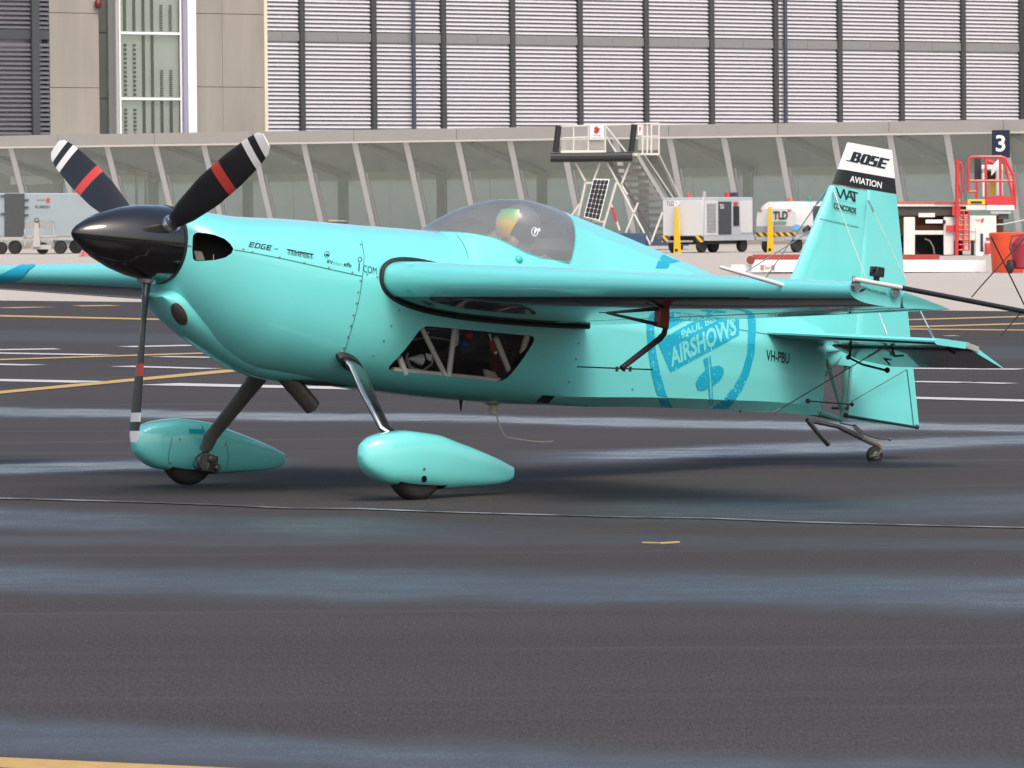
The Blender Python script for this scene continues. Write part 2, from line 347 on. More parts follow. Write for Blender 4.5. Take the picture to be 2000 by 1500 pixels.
def bvh_of(me): return BVHTree.FromPolygons([v.co for v in me.vertices], [tuple(p.vertices) for p in me.polygons])
HB = bvh_of(hull_me)
def hit(px, py, tree=None):
    h = (tree or HB).ray_cast(CAML, lray(px, py)); return h[0], h[1]
def rounded(poly, r, n=5):
    out = []
    for i, p in enumerate(poly):
        p = Vector(p); a = (Vector(poly[i - 1]) - p); b = (Vector(poly[(i + 1) % len(poly)]) - p); k = min(r, a.length * .45, b.length * .45)
        p0, p1 = p + a.normalized() * k, p + b.normalized() * k
        for j in range(n + 1): t = j / n; out.append(tuple(p0 * (1 - t) ** 2 + p * 2 * t * (1 - t) + p1 * t * t))
    return out
def cutter(poly, fn, t0, t1, mi, smooth=0):
    me = MB().prism(poly, fn, t0, t1).mesh('cutter', [TEAL, CAVITY, INTERIOR], smooth)
    me.polygons.foreach_set('material_index', [mi] * len(me.polygons)); return me
# canopy outline: pixels on the near side of the hull -> side view
can_px = [(860, 452.5), (905, 455), (940, 460), (972, 467), (1000, 480), (1027, 494), (1058, 504), (1100, 512), (1111, 514), (1117, 507), (1122, 485), (1124.5, 465), (1123, 445), (1118, 428)]
cp = [(lambda h: (h.x, h.z))(hit(*p)[0]) for p in can_px]
cp = [(float(L(838, 450)[0]), float(L(838, 450)[2]) - .004)] + cp + [(cp[-1][0] - .01, 1.75), (cp[0][0], 1.75)]
cut = cutter(cp, lambda u, v, t: (u, t, v), -.7, .7, 2)
can_me = boolean(hull_me.copy(), cut.copy(), 'INTERSECT', 'canopy')
bm = bmesh.new(); bm.from_mesh(can_me); bmesh.ops.delete(bm, geom=[f for f in bm.faces if f.material_index == 2], context='FACES')
bm.to_mesh(can_me); bm.free()
body = boolean(hull_me, cut, 'DIFFERENCE', 'fuselage')
tub = cutter(rounded([(.88, 1.40), (.88, .75), (1.56, .75), (1.56, 1.40)], .05), lambda u, v, t: (u, t, v), -.24, .24, 2)
body = boolean(body, tub, 'DIFFERENCE', 'fuselage')
# side window openings (both sides)
win = [tuple(L(x, y, -.385)[[0, 2]]) for x, y in [(826, 636), (1053, 657), (1003, 747), (772, 723)]]
win = rounded(win, .05)
for sgn in (-1, 1): body = boolean(body, cutter(win, lambda u, v, t: (u, t * sgn, v), .2, .55, 1), 'DIFFERENCE', 'fuselage')
cab = cutter([(.24, .665), (1.2, .665), (1.2, .93), (.24, .93)], lambda u, v, t: (u, t, v), -.25, .14, 1)
body = boolean(body, cab, 'DIFFERENCE', 'fuselage')
# cheek cooling inlets
inl = [(377, 459), (384, 454), (402, 455), (420, 459), (438, 466), (450, 476), (456, 486), (452, 495), (440, 503), (420, 508), (400, 509.5), (383, 510), (377, 506), (375.5, 490), (376, 470)]
ip = [hit(*p)[0] for p in inl]; dn = Vector((.62, .78, .02)).normalized()
for sgn in (1, -1):
    d_ = Vector((dn.x, dn.y * sgn, dn.z)); bs = [Vector((p.x, p.y * sgn, p.z)) for p in ip]
    me = MB().loft([[p - d_ * .1 for p in bs], [p + d_ * .22 for p in bs]]).mesh('cutter', [TEAL, CAVITY, INTERIOR], 0)
    me.polygons.foreach_set('material_index', [1] * len(me.polygons))
    body = boolean(body, me, 'DIFFERENCE', 'fuselage')
shade(body, 26)
fus = put('fuselage', body, ac)
BAF = pbr('baffle_metal', (.22, .21, .2), .5, metal=.4, var=.3)
def IN(px, py, d): return hit(px, py)[0] + dn * d
for nm, poly, d in (('baffle', [(378, 488), (394, 490), (400, 507), (383, 507)], .08), ('sensor_wire', [(416, 496), (418, 496), (418, 509), (416, 509)], .05)):
    q = [IN(*p, d) for p in poly]; obj(nm, MB().loft([q, [p + dn * .012 for p in q]]), BAF, fus, 0)
# ---- canopy glass
CANG = glass('canopy_glass', (.97, .965, .97), 1.5, .02, 1.0, .20, (.68, .71, .71))  # diffuse share paints in the sky haze reflected by the glass
can_me.materials.clear(); can_me.materials.append(CANG); shade(can_me, 60)
can = put('canopy', can_me, ac)

def decal(name, verts, faces, mat, parent, tree=None, off=.0025, sub=0.):
    """a thin painted marking laid on a surface: outline points measured in the photo, carried to the surface they lie on"""
    bm = bmesh.new(); vs = [bm.verts.new((a, b, 0)) for a, b in verts]
    for f in faces:
        try: bm.faces.new([vs[i] for i in f])
        except ValueError: pass
    if sub:
        bmesh.ops.triangulate(bm, faces=bm.faces)
        for _ in range(6):
            ed = [e for e in bm.edges if e.calc_length() > sub]
            if not ed: break
            bmesh.ops.subdivide_edges(bm, edges=ed, cuts=1); bmesh.ops.triangulate(bm, faces=bm.faces)
    bad = []
    for v in bm.verts:
        p, nn = hit(v.co.x, v.co.y, tree)
        if p is None: bad.append(v); continue
        if nn.dot(CAML - p) < 0: nn = -nn
        v.co = p + nn * off
    if bad: bmesh.ops.delete(bm, geom=bad, context='VERTS')
    me = bpy.data.meshes.new(name); bm.to_mesh(me); bm.free(); me.materials.append(mat)
    return put(name, me, parent)
def dtext(txt, p0, p1, hpx, mat, parent, tree=None, bold=0., lean=0., off=.0025, name='lettering', sub=12., upv=None):
    v, f = font_mesh(txt, bold); p0, p1 = np.array(p0, float), np.array(p1, float); d = p1 - p0
    up = np.array(upv, float) if upv is not None else np.array([lean * hpx, -hpx])
    return decal(name, [p0 + d * a + up * b for a, b in v], f, mat, parent, tree, off, sub)
def dpoly(poly, mat, parent, tree=None, off=.0025, name='marking', sub=12.):
    return decal(name, poly, [tuple(range(len(poly)))], mat, parent, tree, off, sub)
def ribbon(pts, wpx):
    P = [np.array(p, float) for p in pts]; v = []; f = []
    for i, p in enumerate(P):
        t = P[min(i + 1, len(P) - 1)] - P[max(i - 1, 0)]; t /= np.linalg.norm(t); nn = np.array([-t[1], t[0]]); v += [p - nn * wpx / 2, p + nn * wpx / 2]
    for i in range(len(P) - 1): f.append((2 * i, 2 * i + 1, 2 * i + 3, 2 * i + 2))
    return v, f
def dline(pts, wpx, mat, parent, tree=None, off=.0022, name='panel_line'):
    v, f = ribbon(pts, wpx); return decal(name, v, f, mat, parent, tree, off, 14.)
# multi-polygon lettering in unit boxes
def dshape(polys, p0, du, dv, mat, parent, tree=None, name='lettering', off=.0025):
    p0, du, dv = map(lambda a: np.array(a, float), (p0, du, dv)); V = []; Fc = []
    for poly in polys:
        o = len(V); V += [p0 + du * a + dv * b for a, b in poly]; Fc.append(tuple(range(o, o + len(poly))))
    return decal(name, V, Fc, mat, parent, tree, off, 12.)

SEAM = pbr('panel_gap', (.03, .16, .15), .6)
RIV = pbr('fastener_metal', (.30, .36, .36), .35, metal=.7)
dline([(458, 488), (500, 495), (560, 507), (640, 525), (708, 540)], 1.5, SEAM, fus)
dline([(357, 477), (375, 482)], 1.5, SEAM, fus)
dline([(706, 470), (711, 500), (708, 540), (702, 580), (694, 615), (684, 650), (672, 690), (664, 716)], 1.2, SEAM, fus)
dline([(892, 460), (903, 473), (911, 490), (915, 507)], 1.2, SEAM, fus)
dline([(1280, 610), (1330, 620), (1420, 640), (1500, 653)], 1.2, SEAM, fus)
fa = MB()
for p in [(362, 478), (371, 480), (475, 486), (493, 491), (546, 502), (594, 513), (642, 523), (688, 532), (704, 548), (699, 570), (696, 592), (690, 615), (685, 636), (680, 657), (672, 678), (664, 699), (653, 715), (779, 605), (764, 636), (749, 665), (729, 693),
          (717, 536), (737, 541), (1132, 596), (1130, 670), (1125, 701), (1112, 746), (912, 624), (704, 478), (1040, 770), (1235, 760)]:
    h, nn = hit(*p)
    if h: fa.lathe([(0, .006), (.003, .005), (.004, .002)], h + nn * .001, nn, 8)
obj('fastener', fa, RIV, fus, kind='stuff')
# lettering on the cowl
def edge_letters():                                            # wide squared outline letters
    t = .16; P = []
    def bar(x0, y0, x1, y1): P.append([(x0, y0), (x1, y0), (x1, y1), (x0, y1)])
    o = 0
    bar(0, 0, .06, 1); bar(.06, .8, .22, 1); bar(.06, .4, .2, .58); bar(.06, 0, .22, .18)
    bar(.26, 0, .32, 1); bar(.32, .82, .44, 1); bar(.32, 0, .44, .18); bar(.44, .1, .49, .9)
    bar(.53, .08, .58, .92); bar(.56, .82, .73, 1); bar(.56, 0, .73, .18); bar(.69, .18, .73, .5); bar(.64, .4, .73, .54)
    bar(.78, 0, .84, 1); bar(.84, .8, 1, 1); bar(.84, .4, .98, .58); bar(.84, 0, 1, .18)
    return [[(a + .06 * b, b) for a, b in p] for p in P]
dshape(edge_letters(), (485, 482), (43, 7.5), (1, -10), INK, fus)
dtext('540', (534, 487), (542, 488.5), 3, INK, fus)
dtext('TEMPEST', (560, 496), (612, 506), 10, INK, fus, bold=.045)
for k in (.25, .75): dline([(559, 490 + 6 * k), (613, 500 + 6 * k)], .9, TEAL, fus, off=.003, name='lettering_gap')
dtext('av', (638, 513), (650, 516), 6.5, INK, fus); dtext('plan', (651, 517.5), (668, 521), 8, GREY_INK, fus, upv=(0, -8)); dtext('efb', (671, 519.5), (686, 522.5), 8, INK, fus, bold=.01)
dline([(638 + 5 * math.cos(a), 497 + 5.5 * math.sin(a)) for a in np.linspace(0, 2 * math.pi, 17)], 1, INK, fus, name='round_logo')
dpoly([(634, 498), (637, 496), (641, 497), (643, 499), (638, 500)], INK, fus, name='round_logo')
dtext('COM', (709.5, 531.5), (735, 536.5), 14, INK, fus, bold=-.005)
dline([(700.5, 530), (701.5, 514)], 2, INK, fus, name='lettering')
dline([(702.5 + 3.6 * math.cos(a), 507 + 4.6 * math.sin(a)) for a in np.linspace(0, 2 * math.pi, 15)], 1.3, INK, fus, name='lettering')
dtext('VH-PBU', (1496, 704), (1541, 711), 21, INK, fus, bold=.015, lean=.02)
dpoly([(1046, 785), (1060, 771), (1084, 773), (1071, 787)], INK, fus, name='dark_patch')
dpoly([(1280, 524), (1285, 510), (1295, 497), (1314, 506), (1328, 510), (1312, 513), (1303, 524)], BLUE, fus, name='blue_swoosh')
# shield emblem
WORN = pbr('worn_blue_print', (.003, .34, .49), .5, coat=.15, var=.05)
def worn():
    n = WORN.node_tree.nodes; l = WORN.node_tree.links; b = n['Principled BSDF']
    no = n.new('ShaderNodeTexNoise'); no.inputs['Scale'].default_value = 60; no.inputs['Detail'].default_value = 3
    n2 = n.new('ShaderNodeTexNoise'); n2.inputs['Scale'].default_value = 7
    tc = n.new('ShaderNodeTexCoord'); l.new(tc.outputs['Object'], no.inputs['Vector']); l.new(tc.outputs['Object'], n2.inputs['Vector'])
    ad = n.new('ShaderNodeMath'); ad.operation = 'MULTIPLY_ADD'; ad.inputs[1].default_value = .35; l.new(n2.outputs['Fac'], ad.inputs[0]); l.new(no.outputs['Fac'], ad.inputs[2])
    cr = n.new('ShaderNodeValToRGB'); cr.color_ramp.elements[0].position = .815; cr.color_ramp.elements[1].position = .83; l.new(ad.outputs[0], cr.inputs[0])
    mx = n.new('ShaderNodeMix'); mx.data_type = 'RGBA'; l.new(cr.outputs[0], mx.inputs[0]); mx.inputs[6].default_value = (.003, .34, .49, 1); mx.inputs[7].default_value = (.155, .63, .605, 1)
    l.new(mx.outputs[2], b.inputs['Base Color'])
worn()
sh_out = [(1265, 570), (1262, 600), (1262, 640), (1266, 690), (1272, 730), (1281, 765), (1292, 792), (1305, 803)]
sh_in = [(1280, 570), (1277, 600), (1277, 640), (1281, 690), (1289, 730), (1300, 768), (1314, 797), (1318, 803)]
sr_out = [(1466, 575), (1474, 600), (1476, 640), (1473, 690), (1463, 730), (1447, 765), (1426, 793), (1412, 803)]
sr_in = [(1452, 575), (1459, 600), (1461, 640), (1459, 690), (1449, 725), (1433, 755), (1410, 782), (1385, 803)]
def band(a, b): 
    v = a + b; n_ = len(a); return v, [(i, i + 1, n_ + i + 1, n_ + i) for i in range(n_ - 1)]
for a, b in ((sh_out, sh_in), (sr_out, sr_in)): decal('shield_outline', *band(a, b), WORN, fus, None, .0025, 9.)
dpoly([(1284, 668), (1309, 727), (1443, 655), (1443, 600), (1390, 605)], WORN, fus, name='shield_banner', sub=9.)
dpoly([(1301, 590), (1301, 645), (1390, 598), (1385, 580), (1330, 582)], WORN, fus, name='shield_banner', sub=9.)
dpoly([(1301, 650), (1357, 620), (1365, 622), (1301, 657)], TEAL, fus, off=.0032, name='banner_line')
dtext('AIRSHOWS', (1310, 718), (1438, 653), 40, TEAL, fus, bold=.035, off=.004, upv=(-4, -37))
dtext('PAUL BENNET', (1331, 662), (1440, 606), 15, TEAL, fus, bold=.03, off=.004, upv=(-2, -15))
dpoly([(1373, 702), (1387, 694), (1390, 720), (1392, 790), (1386, 790), (1381, 740)], WORN, fus, name='plane_emblem', sub=9.)
dpoly([(1358, 750), (1362, 738), (1376, 724), (1391, 716), (1404, 714), (1412, 719), (1413, 729), (1406, 742), (1392, 753), (1375, 762), (1363, 762)], WORN, fus, name='plane_emblem', sub=9., off=.003)
dpoly([(1381, 697), (1383, 696), (1388, 750), (1389, 788), (1387, 788), (1385, 745)], TEAL, fus, off=.0045, name='emblem_line')

# ---- chin scoop under the cowl
def chin_sec(x, w_, zb, zt):
    return [(x, w_ * math.copysign(abs(math.cos(t)) ** .8, math.cos(t)), (zt + zb) / 2 + (zt - zb) / 2 * math.copysign(abs(math.sin(t)) ** .85, math.sin(t))) for t in np.linspace(0, 2 * math.pi, 40, endpoint=False)]
cb = [tuple(L(x, y, 0)[[0, 2]]) for x, y in [(296, 580), (303, 594), (322, 622), (350, 648), (385, 674), (430, 704), (470, 726), (505, 739), (540, 745), (600, 747), (680, 752)]]
CX, CZ = zip(*cb)
xsn = np.linspace(CX[0], CX[-1], 26)
cs = MB().loft([chin_sec(x, float(np.interp(x, [-1.1, -1.0, -.8, -.4, .1, .4], [.07, .11, .15, .18, .21, .18])), float(pchip(CX, CZ, x)), float(np.interp(x, [-1.1, -1.03, -.97, -.85, -.4, .2], [.88, .90, .94, .98, .9, .62]))) for x in xsn])
chin_me = cs.mesh('chin_scoop', TEAL, 35); chin = put('chin_scoop', chin_me, ac); CB = bvh_of(chin_me)
th = np.linspace(0, 2 * math.pi, 24, endpoint=False)
GRILL = pbr('inlet_mesh', (.05, .04, .035), .7, var=.5, scale=90)
def ell(cx, cy, a_, b_, rot): return [(cx + a_ * math.cos(t) * math.cos(rot) - b_ * math.sin(t) * math.sin(rot), cy + a_ * math.cos(t) * math.sin(rot) + b_ * math.sin(t) * math.cos(rot)) for t in th]
# ---- spinner and propeller
sc_ = Vector((-1.0, 0, 1.153)); tip = L(140, 450)
prof = [(0, .193), (-.02, .193), (-.10, .187), (-.2, .174), (-.3, .150), (-.4, .114), (-.48, .074), (-.53, .04), (-.553, .016), (-.56, .001)]
kz = (tip[2] - sc_.z) / .56
spn = MB().lathe(prof, sc_, (1, 0, 0), 48)
prop = bpy.data.objects.new('propeller', None); COL.objects.link(prop); prop.parent = ac
spinner = obj('spinner', spn, BLACKGLOSS, prop, 60)
obj('spinner_backplate', MB().lathe([(.006, .196), (-.012, .196)], sc_, (1, 0, 0), 48), BLACK, prop)
BLADE = pbr('blade_black', (.012, .012, .013), .35, var=.2, coat=.3); TIPW = pbr('blade_tip_white', (.7, .68, .66), .4); TIPR = pbr('blade_stripe_red', (.5, .05, .04), .4)
def blade_sec(r, a, b_):                                         # in blade coordinates: radius up z
    ch = float(np.interp(r, [.12, .18, .3, .5, .7, .88, .96, 1.0], [.05, .06, .12, .165, .17, .15, .12, .05]))
    tk = float(np.interp(r, [.12, .2, .4, 1.0], [.05, .045, .024, .006])); tw = R(float(np.interp(r, [.15, .4, 1.0], [50, 32, 14])))
    out = []
    for t in np.linspace(0, 2 * math.pi, 16, endpoint=False):
        c_ = ch / 2 * math.cos(t); n_ = tk / 2 * math.sin(t) * (1 if abs(math.cos(t)) < .95 else .8)
        out.append((-c_ * math.sin(tw) + n_ * math.cos(tw), c_ * math.cos(tw) + n_ * math.sin(tw), r))
    return out
segs = [(.12, .60, BLADE, 'blade'), (.60, .66, TIPR, 'red_stripe'), (.66, .84, BLADE, 'blade_outer'), (.84, .885, TIPW, 'tip_stripe'), (.885, .93, BLADE, 'blade_outer'), (.93, .985, TIPW, 'tip_stripe')]
PR = .985
pc = Vector((-1.08, 0, 1.153))
tipd = LX(262, 850, -1.08); ang0 = math.atan2(tipd[1] - pc.y, -(tipd[2] - pc.z))
for k in range(3):
    an = ang0 + k * 2 * math.pi / 3
    rot = Matrix.Translation(pc) @ Matrix.Rotation(math.pi + an * 1.0, 4, 'X')
    bl = None
    for r0, r1, m, nm in segs:
        mb = MB().loft([blade_sec(r, 0, 0) for r in np.linspace(r0, r1, max(3, int((r1 - r0) / .03)))])
        mb.v = [tuple(rot @ Vector(p)) for p in mb.v]
        o = obj('blade' if bl is None else nm, mb, m, prop if bl is None else bl, 50)
        if bl is None:
            bl = o
            cf = MB().lathe([(0, .05), (.09, .05), (.1, .045)], (0, 0, .1), (0, 0, 1), 16); cf.v = [tuple(rot @ Vector(p)) for p in cf.v]; obj('blade_cuff', cf, ALU, bl)
dpo = decal('oil_cooler_inlet', ell(350, 613, 24, 12.5, R(60)), [tuple(range(24))], GRILL, chin, CB, .004, 5.)
# ---- wings
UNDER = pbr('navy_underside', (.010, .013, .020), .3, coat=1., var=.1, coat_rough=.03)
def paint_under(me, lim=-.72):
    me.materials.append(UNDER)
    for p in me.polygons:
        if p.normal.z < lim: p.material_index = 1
WR, WT = .37, 3.70
def le_x(y): return .104 - .012 * (abs(y) - WR) / (WT - WR)
def te_x(y): return 1.535 + (.752 - 1.535) * (abs(y) - WR) / (WT - WR)
def hinge_x(y): return te_x(y) - (.36 - .03 * (abs(y) - WR) / (WT - WR))
def wz(x, y):            # chord line: leading edge level, trailing edge drooping towards the root
    q = (abs(y) - WR) / (WT - WR); zl = 1.117 + (1.093 - 1.117) * q; zt = 1.008 + (1.068 - 1.008) * q
    return zl + (zt - zl) * (x - le_x(y)) / (te_x(y) - le_x(y))
def half_t(xc):
    xc = xc ** .8
    return 5 * (.2969 * math.sqrt(xc) - .126 * xc - .3516 * xc**2 + .2843 * xc**3 - .1036 * xc**4)
def thick(y): return .160 + (.146 - .160) * (abs(y) - WR) / (WT - WR)
def wing_sec(y, x_end=None, off=0.):
    c = te_x(y) - le_x(y); t = thick(y); xe = 1. if x_end is None else (x_end - le_x(y)) / c
    u = [xe * (1 - math.cos(math.pi * i / 2 / 28)) for i in range(29)]
    up_ = [(le_x(y) + c * a, y, wz(le_x(y) + c * a, y) + c * t * half_t(a) + off) for a in u]; lo = [(le_x(y) + c * a, y, wz(le_x(y) + c * a, y) - c * t * half_t(a) - off) for a in u[1:]]
    return list(reversed(up_)) + lo
def make_wing(sg):
    wp = bpy.data.objects.new('wing', None); COL.objects.link(wp); wp.parent = ac
    ys = list(np.linspace(WR - .04, .56, 4)) + [.5601] + list(np.linspace(.6, WT - .03, 24)) + [WT]
    mb = MB().loft([wing_sec(sg * y, None if y <= .56 else hinge_x(y)) for y in ys])
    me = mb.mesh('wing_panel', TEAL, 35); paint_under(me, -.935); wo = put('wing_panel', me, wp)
    # aileron
    secs = []
    for y in [.575] + list(np.linspace(.7, WT - .1, 20)) + [WT]:
        h, te, c, t = hinge_x(y), te_x(y), te_x(y) - le_x(y), thick(y); s_ = []
        us = np.linspace(0, 1, 14)
        hh = c * t * half_t((h + .012 - le_x(y)) / c)
        nose = [(h + .012 + hh * .55 - hh * .55 * math.sin(a), sg * y, wz(h + .012, y) + hh * math.cos(a)) for a in np.linspace(0, math.pi, 9)]
        xa = h + .012 + hh * .55
        top = [(xa + (te - xa) * q, sg * y, wz(xa + (te - xa) * q, y) + max(.0015, c * t * half_t(min(1, (xa + (te - xa) * q - le_x(y)) / c)))) for q in us]
        bot = [(p[0], p[1], 2 * wz(p[0], y) - p[2]) for p in top]
        s_ = list(reversed(top)) + nose[1:-1] + bot
        secs.append(s_)
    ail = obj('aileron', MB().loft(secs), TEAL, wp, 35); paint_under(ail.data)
    # rubber seal round the wing root
    sec = []
    ring = wing_sec(sg * (WR + .005), 1.53); n_ = len(ring)
    inn = [(x, sg * (WR + .01), z) for x, _, z in wing_sec(sg * (WR + .01), 1.50, 0.)]
    pts = []
    for i, p in enumerate(ring):
        a = Vector(ring[max(0, i - 1)]); b = Vector(ring[min(n_ - 1, i + 1)]); t = (b - a).normalized(); nn = Vector((-t.z, 0, t.x))
        if nn.dot(Vector(p) - Vector((.6, p[1], 1.065))) < 0: nn = -nn
        pts.append(Vector(p) + nn * .006)
    obj('root_seal', MB().tube([(p.x, sg * (WR + .016), p.z) for p in pts[5:]], [.004] + [.014] * (len(pts) - 6), 8), BLACK, wp)
    return wp, wo, ail, me
wing_port, wing_panel_port, ail_port, wing_me = make_wing(-1)
wing_star, wing_panel_star, ail_star, wing_me_s = make_wing(1)
WBS = bvh_of(wing_me_s)
dpoly([(-30, 541), (0, 537), (22, 527), (42, 518), (62, 513.5), (92, 512), (73, 517), (58, 527), (46, 540), (30, 549), (0, 553), (-30, 556)], BLUE, wing_panel_star, WBS, .005, 'blue_swoosh', 4.)
# wing tip fittings on the port wing
YT = -WT - .004
def T(px, py, d=0.): return Vector(L(px, py, YT - d))
WBP = bvh_of(wing_me)
dtext('AERO', (1678, 561), (1694, 566), 4.5, INK, wing_panel_port, WBP, off=.003)
dtext('PROPELLERS', (1694, 568), (1731, 577), 5, INK, wing_panel_port, WBP, off=.003)
dpoly([(1677, 569), (1682, 564), (1692, 563), (1686, 568), (1679, 571)], INK, wing_panel_port, WBP, .003, 'leaf_logo')
sight = obj('sight_boom', MB().tube([T(1760, 562, .035), T(1880, 585, .035), T(2060, 620, .035)], .012, 10), BLACK, wing_port)
obj('boom_tube', MB().tube([T(1668, 545, .035), T(1700, 551, .035), T(1762, 562, .035)], .0105, 12), TUBEW, sight)
for a, b in (((1668, 541), (1668, 567)), ((1745, 557), (1744, 580))):
    obj('clamp', MB().tube([T(*a, .02), T(*b, .0)], .011, 8).lathe([(0, .022), (.022, .022)], T((a[0] + b[0]) / 2, (a[1] * .35 + b[1] * .65), .0), (0, -1, 0), 12), ALU, sight)
for pts in ([(1915, 560), (2070, 388)], [(1936, 463), (2070, 738)], [(1955, 655), (1996, 608), (2060, 580)], [(1898, 580), (1915, 560)]):
    obj('sight_rod', MB().tube([T(*p, .035) for p in pts], .0035, 6), BLACK, sight)
# action camera on the wing tip
cc = Vector(L(1713, 531, -WT + .1))
cmb = MB().box(cc, (.062, .045, .046), R(10)); camo = obj('action_camera', cmb, BLACK, ac, 30, .005)
obj('camera_lens', MB().lathe([(0, .014), (.008, .014), (.009, .01)], cc + Vector((-.031, -.005, .008)), (-1, .2, 0), 14), BLACKGLOSS, camo)
obj('camera_mount', MB().box(cc + Vector((0, 0, -.032)), (.02, .02, .03)).box(cc + Vector((.002, 0, -.048)), (.055, .04, .008)), BLACK, camo)
# pitot tube
h, _ = hit(1527, 556, WBP)
pt = Vector(L(1405, 521, h.y))
pito = obj('pitot_tube', MB().tube([h, h.lerp(pt, .3), h.lerp(pt, .97), pt], [.011, .0105, .0085, .004], 12), pbr('pitot_white', (.7, .62, .64), .3, coat=.6), wing_port)
# aileron spade
sy = LX(1293, 606, .33)[1]
def SP(px, py): return Vector(L(px, py, sy))
sp = obj('aileron_spade', MB().tube([SP(1300, 640), SP(1297, 652), SP(1288, 662), SP(1214, 719)], [.012, .014, .016, .014], 8), BLACK, wing_port)
obj('spade_plate', MB().tube([SP(1172, 718), SP(1275, 722)], .0035, 6).tube([SP(1172, 718) + Vector((0, .16, 0)), SP(1275, 722) + Vector((0, .16, 0))], .0035, 6)
    .loft([[SP(1172, 718) + Vector((0, a, b)) for a, b in ((0, .002), (.16, .002), (.16, -.002), (0, -.002))], [SP(1275, 722) + Vector((0, a, b)) for a, b in ((0, .002), (.16, .002), (.16, -.002), (0, -.002))]]), BLACK, sp)
for px in (1205, 1219, 1231): obj('bolt', MB().lathe([(-.012, .007), (.012, .007)], SP(px, 721), (0, 0, 1), 8), BLACK, sp)
obj('spade_bracket', MB().prism([tuple(SP(*p)[i] for i in (0, 2)) for p in ((1284, 601), (1302, 598), (1303, 620), (1301, 642), (1281, 637), (1283, 618))], lambda a, b, t: (a, t, b), sy - .02, sy + .02), BROWNRED, sp, 30, .003)
obj('spade_fork', MB().tube([SP(1284, 603), SP(1185, 611)], [.01, .006], 6).tube([SP(1282, 633), SP(1185, 611)], [.01, .006], 6).tube([SP(1185, 611), SP(1170, 610)], .0025, 5), BLACK, sp)
obj('spade_link', MB().tube([SP(1301, 600), SP(1290, 593), SP(1262, 589)], .009, 6), BLACK, sp)
# ---- tail surfaces
SZ = 1.115
def surf_sec(pl, ple, pte, t, n=12):     # flat tail surface section between leading and trailing point
    out = []
    for i in range(n + 1): q = 1 - math.cos(math.pi * i / 2 / n); out.append((q, t * (min(1, math.sqrt(max(0, q * 6)) if q < .17 else 1) * (1 if q < .5 else 1))))
    return out
def slab_secs(stations, axis):           # stations: (pos, le, te, t_le, t_te); axis 'y' or 'z'
    secs = []
    for pos, le, te, t0, t1 in stations:
        pr = []
        for q in [0, .01, .03, .07, .14, .3, .6, 1.]:
            t = t0 + (t1 - t0) * q; t *= math.sqrt(min(1, (q + .0015) / .09)) if q < .09 else 1
            pr.append((le + (te - le) * q, max(.0012, t / 2)))
        if axis == 'y': s_ = [(x, pos, SZ + t) for x, t in reversed(pr)] + [(x, pos, SZ - t) for x, t in pr[1:]]
        else: s_ = [(x, t, pos) for x, t in reversed(pr)] + [(x, -t, pos) for x, t in pr[1:]]
        secs.append(s_)
    return secs
HX = 3.60
for sg in (-1, 1):
    sb = obj('stabilizer', MB().loft(slab_secs([(sg * y, 3.05 + (3.33 - 3.05) * (y - .03) / 1.12, HX, .036, .036) for y in np.linspace(.03, 1.15, 9)], 'y')), TEAL, ac, 35)
    el = MB().loft(slab_secs([(sg * .10, HX + .012, 3.83, .034, .005), (sg * .3, HX + .012, 3.92, .034, .005), (sg * 1.0, HX + .012, 3.90, .034, .005), (sg * 1.155, HX + .012, 3.89, .032, .005)], 'y'))
    rm = Matrix.Translation((HX, 0, SZ)) @ Matrix.Rotation(R(19), 4, 'Y') @ Matrix.Translation((-HX, 0, -SZ))
    el.v = [tuple(rm @ Vector(p)) for p in el.v]
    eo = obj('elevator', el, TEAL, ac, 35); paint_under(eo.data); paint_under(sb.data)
    obj('balance_patch', MB().box((HX + .02, sg * 1.158, SZ - .006), (.09, .01, .03), 0, 0, R(8)), GALV, eo)
    hm = MB().tube([(HX - .05, sg * .62, SZ - .02), (HX - .02, sg * .62, SZ - .07), (HX + .05, sg * .62, SZ - .06)], .006, 6)
    obj('elevator_hinge', hm, BLACK, sb)
    obj('elevator_hinge', MB().tube([(HX - .03, sg * 1.02, SZ - .02), (HX + .03, sg * 1.02, SZ - .04)], .008, 6), BLACK, sb)
# elevator trim linkage seen below the port stabilizer
def E_(px, py, y=-.35): return Vector(L(px, py, y))
lk = obj('trim_linkage', MB().tube([E_(1661, 661), E_(1660, 698)], .007, 6).tube([E_(1657, 698), E_(1685, 712), E_(1733, 724)], .0065, 8).ball(E_(1657, 698), .014, 8, 6).ball(E_(1733, 723), .016, 8, 6).tube([E_(1714, 686), E_(1738, 712)], .005, 6), BLACK, ac)
HXR = 3.868
fin = obj('fin', MB().loft(slab_secs([(z, float(np.interp(z, [1.0, 1.2, 1.48, 1.985], [3.20, 3.24, 3.37, 3.595])), HXR, .05, .045) for z in np.linspace(1.0, 1.985, 12)], 'z')), TEAL, ac, 35)
def rte(z): return float(np.interp(z, [.69, 2.235], [4.468, 4.062]))
rud = MB().loft(slab_secs([(z, HXR + .012, rte(z), .045, .006) for z in np.linspace(.70, 1.995, 14)], 'z')); 
rudder = obj('rudder', rud, TEAL, ac, 35)
def horn(z0, z1): return MB().loft(slab_secs([(z, float(np.interp(z, [1.995, 2.235], [3.615, 3.706])), rte(z), .036, .006) for z in np.linspace(z0, z1, 5)], 'z'))
hb = obj('rudder_horn', horn(1.998, 2.083), BLACK, rudder, 35); hw_mb = horn(2.083, 2.238); hw_ = obj('rudder_cap', hw_mb, WHITE, rudder, 35)
RB = BVHTree.FromPolygons([Vector(p) for p in rud.v + hw_mb.v], rud.f + [tuple(i + len(rud.v) for i in f) for f in hw_mb.f])
